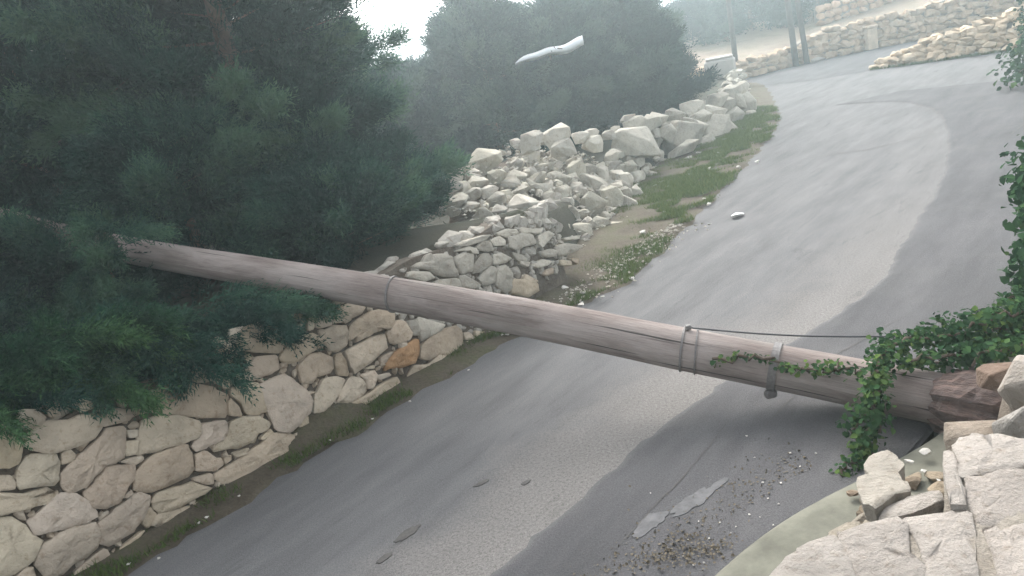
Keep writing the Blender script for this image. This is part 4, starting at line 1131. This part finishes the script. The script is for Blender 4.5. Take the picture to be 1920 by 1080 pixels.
for i, (x, y, h, r, lb) in enumerate([(11.0, 31.5, 2.6, 1.8, 'dark tree behind the far wall, left of the paired poles'), (13.6, 31.5, 2.9, 1.8, 'dark tree behind the far wall, right of the paired poles'), (16.3, 32.5, 2.6, 1.7, 'tree above the far terrace near the gate pillar'),
      (12.4, 34, 3.3, 2.0, 'rear tree between the two dark trees above the far wall'), (8.9, 31, 1.9, 1.5, 'low tree on the slope directly behind the pale block'), (6.6, 31, 1.6, 1.4, 'low tree at the far left end of the boundary wall')]):
    tree('terrace_tree', lb, 'tree', x, y, .6, h, r, 100, 45, .4, .15, .02, M['cypress_far'], 70 + i, 'trees above the far wall', prof=lambda t: (1 - t) ** .35, crad=(.4, .7), nl=5)

# ------------------------------------------------------------------ far things
def wood_pole(x, y, h, r, label, lean=0, arm=False):
    p = thing('utility_pole', label, 'utility pole', (x, y, 0), 'standing poles at the bend')
    link('shaft', tube_mesh('shaft', [(lean * t, 0, h * t - .1) for t in (0, .3, .6, 1)], [r, r * .93, r * .85, r * .75], 12, .02), M['far_pole'], p)
    if arm:
        a = link('crossarm', box_mesh('crossarm', 1.5, .1, .12, h - .6), M['far_pole'], p)
        for k in (-.65, 0, .65):
            i = link('insulator', tube_mesh('insulator', [(k, 0, h - .48), (k, 0, h - .42), (k, 0, h - .34)], [.035, .05, .025], 8, uv=False), M['concrete_pale'], a)
    return p
wood_pole(8.2, 25.2, 7.5, .085, 'single thin wooden pole standing behind the pale block', arm=True)
wood_pole(10.2, 25.55, 7.5, .095, 'left and thicker of the paired wooden poles at the far wall', -.25)
wood_pole(10.62, 25.7, 7.2, .085, 'right and thinner of the paired wooden poles at the far wall', -.45)
for i, (x, y, lb) in enumerate(((10.9, 25.55, 'white painted stone at the foot of the paired poles'),)):
    q = rock('stone_white', (x, y, .06), .45, .18, .25, name='painted_stone'); tag(q, lb, 'stone')

blk = thing('concrete_block', 'pale concrete block with a dark underside above the end of the dry stone wall', 'concrete block', (7.0, 22.9, 0))
b_ = link('body', box_mesh('body', .85, .6, .52, .36, .06), M['concrete_pale'], blk)
p_ = link('shade_gap', box_mesh('shade_gap', .7, .5, .33, .03, .03), M['crumb'], blk)  # dark box drawn for the shaded gap under the block
c_ = link('cap', box_mesh('cap', .74, .54, .06, .882, .02), M['concrete_pale'], blk)
blk.rotation_euler = (0, 0, -.3)

# rubble wall at the fork; its sunlit tone comes from the stone colour
lb_ = (11.5, 19, 0)
swall = thing('rubble_wall', 'warm cream rubble wall rising to the right at the road fork', 'stone wall', lb_)
sl = resample([(10.0, 20.3), (10.9, 19.4), (11.95, 18.55), (13.2, 17.7)], 34)
for i in range(34):
    ht = .16 + .85 * (i / 33) ** .75
    z = .05
    while z < ht:
        k = rr.uniform(.16, .28)
        p = sl[i] + np.array([.6, .75]) * z * .35 + np.array([rr.gauss(0, .05), rr.gauss(0, .05)])
        v = rr.uniform(.88, 1.1)
        rock('stone_sunny', (p[0], p[1], z), k * 1.15, k * .72, k, swall, base=lb_, tilt=.25, colr=(v, v * .98, v * .93), yaw=-.75)
        z += k * .55
V, F = [], []
for i in range(34):
    ht = .1 + .8 * (i / 33) ** .75
    for o_, z in ((.08, -.05), (.1 + .3 * ht, ht), (.5 + .3 * ht, ht), (.9, -.05)):
        V.append((sl[i][0] + .6 * o_ - lb_[0], sl[i][1] + .75 * o_ - lb_[1], z))
    if i:
        a, b = (i - 1) * 4, i * 4
        for e in range(3): F.append((a + e, a + e + 1, b + e + 1, b + e))
link('core', mesh_py('core', V, F), M['mortar'], swall)

# far boundary wall beyond the cross road
fb = (12, 26, 0)
fwall = thing('boundary_wall', 'long pale stone boundary wall on the far side of the cross road', 'stone wall', fb)
fl = resample([(6.2, 25.25), (8.3, 24.95), (10.6, 26.0), (13, 25.9), (18, 24.6), (23, 23.5)], 90)
def fh(x): return 1.3 * (.45 + .25 * sstep(np.array(x), 10, 11.5) + .7 * sstep(np.array(x), 13, 20))
V, F = [], []
for i in range(90):
    ht = float(fh(fl[i][0]))
    for o_, z in ((.06, -.08), (.1, ht - .05), (.5, ht - .05), (.5, -.08)):
        V.append((fl[i][0] - fb[0], fl[i][1] + o_ - fb[1], z))
    if i:
        a, b = (i - 1) * 4, i * 4
        for e in range(3): F.append((a + e, a + e + 1, b + e + 1, b + e))
link('core', mesh_py('core', V, F), M['mortar'], fwall)
cnt = 0
for i in range(0, 90):
    ht = float(fh(fl[i][0])); z = .08
    while z < ht and cnt < 300:
        k = rr.uniform(.24, .36); v = rr.uniform(.85, 1.1)
        rock('stone_sunny', (fl[i][0] + rr.gauss(0, .04), fl[i][1] + .08, z), k * 1.1, k * .75, .3, fwall, base=fb, tilt=.15, colr=(v * .85, v * .8, v * .76), yaw=0)
        z += k * .68; cnt += 1
# second, higher terrace wall
tb = (18, 29, 0)
twall = thing('terrace_wall', 'higher pinkish terrace wall climbing the slope at the top right', 'stone wall', tb)
tl_ = resample([(12.6, 29.0), (16, 28.8), (21, 27.5), (27, 26.5)], 50)
V, F = [], []
for i in range(50):
    z0 = float(ground_z(np.array([tl_[i][0]]), np.array([tl_[i][1]]))[0]); ht = z0 + .6 + .45 * i / 49 + .03 * math.sin(i * 1.9)
    for o_, z in ((0, z0 - .4), (.05, ht), (.5, ht), (.5, z0 - .4)):
        V.append((tl_[i][0] - tb[0], tl_[i][1] + o_ - tb[1], z))
    if i:
        a, b = (i - 1) * 4, i * 4
        for e in range(3): F.append((a + e, a + e + 1, b + e + 1, b + e))
link('core', mesh_py('core', V, F), M['mortar'], twall)
for i in range(49):
    for lay in range(3):
        z0 = float(ground_z(np.array([tl_[i][0]]), np.array([tl_[i][1]]))[0])
        k = rr.uniform(.28, .4); v = rr.uniform(.85, 1.1)
        rock('stone_sunny', (tl_[i][0], tl_[i][1] + .04, z0 + .08 + lay * .24), k, k * .7, .3, twall, base=tb, tilt=.15, colr=(v * .85, v * .76, v * .72), yaw=0)
gp = thing('gate_pillar', 'short pale gate pillar standing in the far boundary wall', 'pillar', (12.75, 25.85, 0))
link('post', box_mesh('post', .34, .34, .66, 0, .03), M['stone_sunny'], gp)
link('cap', box_mesh('cap', .4, .4, .08, .663, .02), M['stone_sunny'], gp)

# unidentified pale shape in the trees, built as a white strip
def strip():
    n = 16; V, F = [], []
    for i in range(n):
        t = i / (n - 1)
        wd = .02 + .055 * min(1, t * 2.2) + .012 * math.sin(t * 9)
        x = 1.24 * t; y = .05 * math.sin(t * 5); z = .16 * t - .02 + .03 * math.sin(t * 6.0) + .015 * math.sin(t * 15)
        for s_, th in ((-1, .006), (0, .03), (1, .006), (0, -.01)):
            V.append((x, y - th, z + s_ * wd))
    for i in range(n - 1):
        for e in range(4): F.append((i * 4 + e, i * 4 + (e + 1) % 4, i * 4 + 4 + (e + 1) % 4, i * 4 + 4 + e))
    F += [(0, 1, 2, 3), (n * 4 - 1, n * 4 - 2, n * 4 - 3, n * 4 - 4)]
    me = mesh_py('pale_strip', V, F, True)
    bm = bmesh.new(); bm.from_mesh(me); bmesh.ops.recalc_face_normals(bm, faces=list(bm.faces)); bm.to_mesh(me); bm.free()
    return me
ps = link('pale_strip', strip(), M['sheet'])
tag(ps, 'long white strip among the hazy trees beyond the heap', 'plastic strip')
ps.location = STRIP_AT

# ------------------------------------------------------------------ ivy and right-hand growth
def leaf_cloud(name, P, Nn, size, tint, m, parent, seed, kind='stuff', asp=.8):
    g = np.random.default_rng(seed)
    n = len(P); Nn = Nn + g.normal(0, .45, (n, 3)); Nn /= np.linalg.norm(Nn, axis=1)[:, None]
    a = np.cross(Nn, g.normal(0, 1, (n, 3))); a /= np.linalg.norm(a, axis=1)[:, None]
    b = np.cross(Nn, a); s_ = (size * g.uniform(.5, 1.6, n))[:, None]
    V = np.empty((n, 6, 3), np.float32)
    for k, (u, v, w) in enumerate(((-.5, 0, 0), (-.25, .5 * asp, .08), (.15, .42 * asp, .1), (.6, 0, -.08), (.15, -.42 * asp, .1), (-.25, -.5 * asp, .08))):
        V[:, k] = P + a * (u * s_) + b * (v * s_) + Nn * (w * s_)
    i = np.arange(n)[:, None] * 6
    idx = np.concatenate([i + 0, i + 3, i + 2, i + 1, i + 0, i + 5, i + 4, i + 3], 1)
    me = mesh_np(name, V, 4, idx)
    at = me.attributes.new('tint', 'FLOAT', 'FACE')
    at.data.foreach_set('value', np.repeat(np.clip(tint + g.normal(0, .13, n), 0, 1), 2).astype(np.float32))
    o = link(name, me, m, parent)
    if kind: o['kind'] = kind
    return o
def ivy(label, cat, paths, base, dens, rad, size, seed, name='ivy', tint=.4, m='ivy'):
    g = np.random.default_rng(seed)
    root = thing(name, label, cat, base)
    P, Nn, T = [], [], []
    for path, rd in paths:
        pl = resample(np.array(path, float), 16)
        jit = pl - np.array(base) + g.normal(0, .015, pl.shape)
        link('stem', tube_mesh('stem', jit, [.008] * 16, 6, .1, uv=False, seed=seed), M['dry_stem'], root)
        L_ = np.sum(np.linalg.norm(np.diff(np.array(path, float), axis=0), axis=1))
        n = int(dens * L_ * rd / .1)
        q = resample(np.array(path, float), n) - np.array(base)
        o_ = g.normal(0, 1, (n, 3)); o_ /= np.linalg.norm(o_, axis=1)[:, None]
        rr_ = rd * g.random(n)[:, None] ** .5 * (.65 + .6 * np.abs(np.sin(np.linspace(0, L_ * 9, n) + g.random() * 6)))[:, None]
        cl = np.sin(np.linspace(0, L_ * 14, n) + g.random() * 6)
        P.append(q + o_ * rr_); Nn.append(o_ * .6 + np.array([0, -.3, .6])); T.append(tint + .13 * cl + g.normal(0, .12, n))
    leaf_cloud('leaves', np.concatenate(P), np.concatenate(Nn), size, np.concatenate(T), M[m], root, seed + 1)
    return root
ivy('dense ivy over the low wall beyond the torn pole end, at the right', 'ivy',
    [([(1.84, 3.86, .41), (2.12, 3.84, .44), (2.36, 3.77, .49), (2.62, 3.8, .5)], .075), ([(1.9, 3.98, .36), (2.2, 3.96, .4), (2.5, 3.9, .45), (2.8, 4.05, .5)], .09), ([(2.1, 3.98, .2), (2.45, 3.95, .25), (2.8, 4.0, .3)], .12), ([(1.9, 3.78, .36), (2.15, 3.68, .38), (2.45, 3.6, .42)], .07), ([(2.15, 3.55, .42), (2.4, 3.5, .46), (2.7, 3.5, .5)], .06),
     ([(2.35, 3.85, .42), (2.6, 3.85, .36), (2.9, 4.1, .5)], .12)], (2.3, 3.8, .0), 820, .15, .028, 31, tint=.4)
ivy('ivy trail hanging from the pole down to the road beside the capstone', 'ivy',
    [([(1.86, 3.86, .4), (1.74, 3.7, .36), (1.63, 3.66, .22), (1.55, 3.62, .08)], .085), ([(1.8, 3.8, .42), (1.7, 3.6, .33), (1.64, 3.56, .2), (1.52, 3.5, .06)], .075), ([(1.76, 3.68, .4), (1.66, 3.62, .3), (1.64, 3.5, .16)], .07), ([(1.6, 3.55, .08), (1.5, 3.48, .04), (1.38, 3.4, .03)], .06)],
    (1.7, 3.6, 0), 760, .1, .027, 33, tint=.5)
ivy('thin ivy sprig lying along the side of the fallen pole', 'ivy',
    [([(1.07, 4.27, .36), (1.2, 4.2, .4), (1.33, 4.12, .36), (1.42, 4.08, .3)], .035), ([(1.42, 4.06, .33), (1.52, 4.0, .32), (1.64, 3.95, .3)], .045), ([(1.55, 3.99, .32), (1.72, 3.85, .32)], .05)],
    (1.35, 4.15, 0), 560, .04, .026, 35, tint=.6)
ivy('leafy hedge at the right edge beside the dark asphalt', 'hedge',
    [([(2.95, 4.15, .4), (2.87, 4.03, .7), (3.02, 4.24, .92), (3.3, 4.67, 1.02)], .19), ([(3.2, 4.2, .3), (3.2, 4.2, .8), (3.5, 4.8, .95)], .2), ([(3.0, 4.2, .1), (3.4, 4.6, .3), (3.9, 5.4, .5)], .2)], (3.1, 4.3, 0), 900, .2, .04, 37, name='hedge', tint=.2)
ivy('rounded green bush on the grassy corner at the far right', 'shrub',
    [([(8.75, 12.9, .3), (9.2, 13.3, .35), (10.0, 13.6, .4)], .45), ([(9.1, 13.2, .75), (9.8, 13.6, .8)], .4)], (9.2, 13.2, 0), 60, .5, .09, 39, name='bush', tint=.3)
ivy('dark overhanging bush at the top right corner', 'shrub',
    DARKBUSH, (11.4, 16.0, 0), 90, .5, .07, 41, name='bush', tint=.12)

# ------------------------------------------------------------------ grass
def grass(name, P, hgt, wid, seed, tint, kind='stuff'):
    g = np.random.default_rng(seed); n = len(P)
    a = g.uniform(0, 6.28, n); lean = g.normal(0, .45, (n, 2)); h = hgt * g.uniform(.4, 1.4, n)
    V = np.empty((n, 3, 3), np.float32)
    d_ = np.stack([np.cos(a), np.sin(a), np.zeros(n)], 1) * wid
    V[:, 0] = P - d_; V[:, 1] = P + d_; V[:, 2] = P + np.c_[lean * h[:, None], h]
    me = mesh_np(name, V, 3, np.arange(n * 3))
    at = me.attributes.new('tint', 'FLOAT', 'FACE')
    at.data.foreach_set('value', np.clip(tint + g.normal(0, .2, n), 0, 1).astype(np.float32))
    o = link(name, me, M['grass']); tag(o, kind=kind); return o
g = np.random.default_rng(77)
def scatter(n, frac_lo, frac_hi, u_lo, u_hi, clump):
    i = g.uniform(frac_lo, frac_hi, n) * (VN - 1); i0 = np.clip(i.astype(int), 0, VN - 2); f = (i - i0)[:, None]
    A_ = vin[i0] * (1 - f) + vin[i0 + 1] * f; B_ = vout[i0] * (1 - f) + vout[i0 + 1] * f
    u = g.uniform(u_lo, u_hi, n)[:, None]
    p = A_ * (1 - u) + B_ * u
    k = np.zeros(n); gq = np.random.default_rng(123)
    for fr_ in (1.6, 2.3, 3.7, 5.1, 7.9, 11, 15, 19):
        a_ = gq.uniform(0, 6.28); k += np.sin((p[:, 0] * math.cos(a_) + p[:, 1] * math.sin(a_)) * fr_ + gq.uniform(0, 6.28)) * .55
    k += g.normal(0, .3, n)
    p = p[k > clump]
    return np.c_[p, np.full(len(p), .03)]
iA = np.argmin(np.linalg.norm(vin - np.array([1.9, 11.0]), axis=1)) / (VN - 1)
iB = np.argmin(np.linalg.norm(vin - np.array([5.4, 16.6]), axis=1)) / (VN - 1)
o = grass('verge_grass', np.concatenate([scatter(80000, iA - .04, iB + .03, .06, .66, -.75), scatter(50000, iA - .06, iB + .03, .06, .97, .35)]), .06, .006, 5, .6)
o2 = grass('sparse_grass', np.concatenate([scatter(22000, iA - .2, iA, .2, 1.0, .35), scatter(16000, .1, iA - .17, .25, 1.0, .3), scatter(8000, iA, iB, .6, 1.0, .3)]), .045, .004, 6, .3)
cg = np.c_[g.uniform(7.6, 10.6, 16000), g.uniform(11.3, 14.2, 16000)]
dd = sdist(cg[:, 0], cg[:, 1], RIGHT_LINE); cg = cg[dd < .55 + .3 * np.sin(cg[:, 0] * 4) * np.sin(cg[:, 1] * 3)]
cz = ground_z(cg[:, 0], cg[:, 1])
grass('corner_grass', np.c_[cg, np.maximum(cz, 0) + .01], .16, .01, 8, .6)

g2 = np.random.default_rng(5)
tq = g2.uniform(0, 1, 3000); ix = np.clip((tq * 33).astype(int), 0, 32); fq = (tq * 33 - ix)[:, None]
pq = sl[ix] * (1 - fq) + sl[ix + 1] * fq + np.array([-.6, -.75]) * g2.uniform(.05, .2, 3000)[:, None]
grass('wall_foot_grass', np.c_[pq, np.full(3000, .012)], .06, .008, 9, .4)

# ------------------------------------------------------------------ small things on the road
def chip_mesh(seed): 
    me = hull_rock('pale_stone', seed, 14, bev=.06); me.materials.append(M['chip']); return me
CH = [chip_mesh(s_) for s_ in range(4)]
def chip(p, k, label, group, name='pale_stone'):
    o = bpy.data.objects.new(name, rr.choice(CH)); col.objects.link(o)
    o.location = p; o.scale = (k, k * rr.uniform(.6, 1), k * .5); o.rotation_euler = (0, 0, rr.uniform(0, 6))
    tag(o, label, 'stone', group); return o
VERGE_CHIPS = [(2.429,11.411,0.173),(2.295,11.242,0.134),(2.416,10.981,0.107),(2.596,9.834,0.064),(1.583,8.818,0.087),(3.234,11.722,0.114),(3.235,12.901,0.208),(3.048,12.864,0.166),(3.725,12.768,0.138),(3.875,11.478,0.099),(0.497,7.330,0.090),(0.640,7.062,0.055),(1.121,7.188,0.056),(0.967,8.281,0.064),(2.871,11.582,0.088),(2.561,9.492,0.073),(0.628,7.717,0.051),(0.577,7.883,0.061),(0.488,7.787,0.043),(0.567,6.730,0.076),(0.777,6.825,0.054),(-2.055,4.293,0.036),(-2.090,4.249,0.025),(-1.911,4.477,0.021),(-1.151,5.211,0.030),(-1.426,5.009,0.023),(-0.456,5.747,0.026),(3.564,11.379,0.086),(2.017,9.576,0.052),(1.452,8.092,0.036),(1.117,7.696,0.039),(4.195,13.957,0.150),(3.495,13.187,0.156),(-2.217,3.944,0.028),(-2.388,3.949,0.033),(-1.842,4.888,0.026),(-0.893,5.382,0.028)]
for x, y, k in VERGE_CHIPS: chip((x, y, .05), k, 'small pale stone lying on the dirt verge below the wall', 'pale stones on the verge')
ROAD_CHIPS = [(1.104,3.962,0.017),(1.021,3.489,0.014),(1.099,3.452,0.014),(1.246,3.699,0.018),(1.066,3.730,0.013),(1.240,3.559,0.012),(1.361,3.648,0.014),(0.643,3.140,0.014),(0.870,3.254,0.013),(0.783,3.184,0.011),(0.654,3.053,0.011),(0.995,3.348,0.012),(0.476,3.604,0.012),(0.635,3.283,0.012),(0.725,3.241,0.010),(0.551,3.165,0.010),(0.745,3.146,0.010),(0.908,3.217,0.010),(0.410,3.051,0.011),(0.524,2.980,0.012),(0.497,3.056,0.011),(0.572,2.983,0.011),(0.942,3.138,0.013),(1.025,3.288,0.012)]
for x, y, k in ROAD_CHIPS: chip((x, y, .022), k, 'tiny pale chip lying on the dark asphalt near the capstone', 'pale chips on the dark asphalt')
GAP_CHIPS = [(1.750,3.312,0.120,0.066),(1.648,3.257,0.120,0.055),(1.664,3.160,0.120,0.034),(1.679,3.071,0.120,0.028)]
for x, y, z, k in GAP_CHIPS: chip((x, y, z), k, 'white stone flake on the mossy ground in the wall gap', 'white flakes in the wall gap')
# crumpled scrap on the lane
me = hull_rock('white_scrap', 5, 16, bev=.04); me.materials.append(M['scrap'])
o = link('white_scrap', me); o.location = (2.66, 8.77, .03); o.scale = (.22, .12, .05); o.rotation_euler = (0, .1, .5)
tag(o, 'flat white scrap lying on the light lane beyond the pole', 'scrap')

def blob(name, x, y, rx, ry, rot, m, z, seed, lab=None, n=26):
    g_ = np.random.default_rng(seed)
    a = np.linspace(0, 2 * math.pi, n, endpoint=False)
    r_ = 1 + .28 * nz(a * 1.0, seed) + g_.normal(0, .08, n)
    px_, py_ = np.cos(a) * rx * r_, np.sin(a) * ry * r_
    c, s_ = math.cos(rot), math.sin(rot)
    V = [(x + px_[i] * c - py_[i] * s_, y + px_[i] * s_ + py_[i] * c, z) for i in range(n)] + [(x, y, z + .003)]
    V += [(v[0] + (v[0] - x) * .05, v[1] + (v[1] - y) * .05, z - .012) for v in V[:n]]
    F = [(i, (i + 1) % n, n) for i in range(n)] + [(n + 1 + i, n + 1 + (i + 1) % n, (i + 1) % n, i) for i in range(n)]
    o_ = link(name, mesh_py(name, V, F), m); tag(o_, kind='structure'); return o_
for i, (x, y, rx, ry, rot) in enumerate([(.42, 3.36, .10, .05, .6), (.66, 3.46, .14, .05, .55), (.82, 3.56, .06, .025, .6), (.36, 3.3, .05, .03, .5)]):
    blob('asphalt_scab', x, y, rx, ry, rot, M['stain'], .0195, 80 + i)
for i, (x, y, rx, ry, rot) in enumerate([(-.81, 3.74, .085, .03, .8), (-.92, 3.56, .05, .02, .7), (-.4, 4.1, .05, .02, .5), (-.15, 4.0, .03, .015, .6)]):
    blob('pothole_patch', x, y, rx, ry, rot, M['crumb'], .0045, 90 + i)
def crack(pts_, w, seed, z, m):
    g_ = np.random.default_rng(seed); P_ = resample(pts_, 40); P_ = P_ + np.cumsum(g_.normal(0, .006, P_.shape), 0) * .6 + g_.normal(0, .004, P_.shape)
    t_ = np.gradient(P_, axis=0); n_ = np.stack([-t_[:, 1], t_[:, 0]], 1) / (np.linalg.norm(t_, axis=1)[:, None] + 1e-9)
    ww = (w * (.35 + .65 * np.sin(np.linspace(0, math.pi, 40))) * g_.uniform(.5, 1.3, 40))[:, None]
    A_, B_ = P_ - n_ * ww, P_ + n_ * ww
    Vv = [(*a, z) for a in A_] + [(*b, z) for b in B_]
    o_ = link('road_crack', mesh_py('road_crack', Vv, [(i, i + 1, 41 + i, 40 + i) for i in range(39)]), m); tag(o_, kind='structure')
crack([(4.4, 11.2), (5.2, 10.9), (6.3, 11.0)], .012, 2, .005, M['crumb'])
crack([(1.2, 4.0), (1.9, 4.7), (2.7, 5.2)], .004, 5, .0205, M['crumb'])
crack([(6.6, 9.9), (7.5, 10.7), (8.2, 11.9)], .012, 6, .0205, M['crumb'])
crack([(.2, 3.2), (.75, 3.75), (1.1, 4.2)], .003, 7, .0205, M['crumb'])
# dry leaf litter and grit on the dark strip
n = 420
lp = np.c_[g.normal(.52, .12, n), g.normal(3.08, .07, n), np.full(n, .022) + g.uniform(0, .01, n)]
lp2 = np.c_[g.uniform(-.2, 1.3, 500), np.zeros(500), np.full(500, .02)]
lp2[:, 1] = 2.75 + lp2[:, 0] * .5 + np.abs(g.normal(0, .16, 500)) + .12
o = leaf_cloud('leaf_litter', np.concatenate([lp, lp2]), np.tile(np.array([0, 0, 1.]), (n + 500, 1)), .011, .4, M['litter'], None, 51)
tag(o, 'scatter of dry brown litter on the dark asphalt at the bottom', 'litter')
# earth ramp where the kerb is broken at the foot of the left wall
V, F = [], []
na, nb = 16, 8
for i in range(na):
    for j in range(nb):
        s_ = 1.18 + .75 * i / (na - 1); t = j / (nb - 1)
        e = math.sin(math.pi * i / (na - 1)) ** .5
        p = WA + WD * s_ + WN * (-.1 + .3 * t)
        V.append((p[0], p[1], .02 + e * .2 * (1 - t) ** 1.3 + .008 * math.sin(i * 2.3 + j * 3.1)))
for i in range(na - 1):
    for j in range(nb - 1):
        k = i * nb + j; F.append((k, k + nb, k + nb + 1, k + 1))
me = mesh_py('earth_ramp', V, F, True); 
o = link('earth_ramp', me, M['verge']); tag(o, kind='structure')
if me.polygons[0].normal.z < 0: me.flip_normals()

# ------------------------------------------------------------------ haze
HAZE = .0075  # haze volume, also standing in for lens glare around the sky gap
hz = link('haze', box_mesh('haze', 360, 270, 24, -14, 0))
hz.location = (0, 65, 0)
m = bpy.data.materials.new('haze'); m.use_nodes = True
t = m.node_tree; t.nodes.clear()
pv = t.nodes.new('ShaderNodeVolumePrincipled'); oo = t.nodes.new('ShaderNodeOutputMaterial')
pv.inputs['Color'].default_value = (.78, .92, .95, 1)
pv.inputs['Density'].default_value = HAZE
pv.inputs['Anisotropy'].default_value = .72
t.links.new(pv.outputs[0], oo.inputs['Volume'])
hz.data.materials.append(m)
tag(hz, kind='stuff')
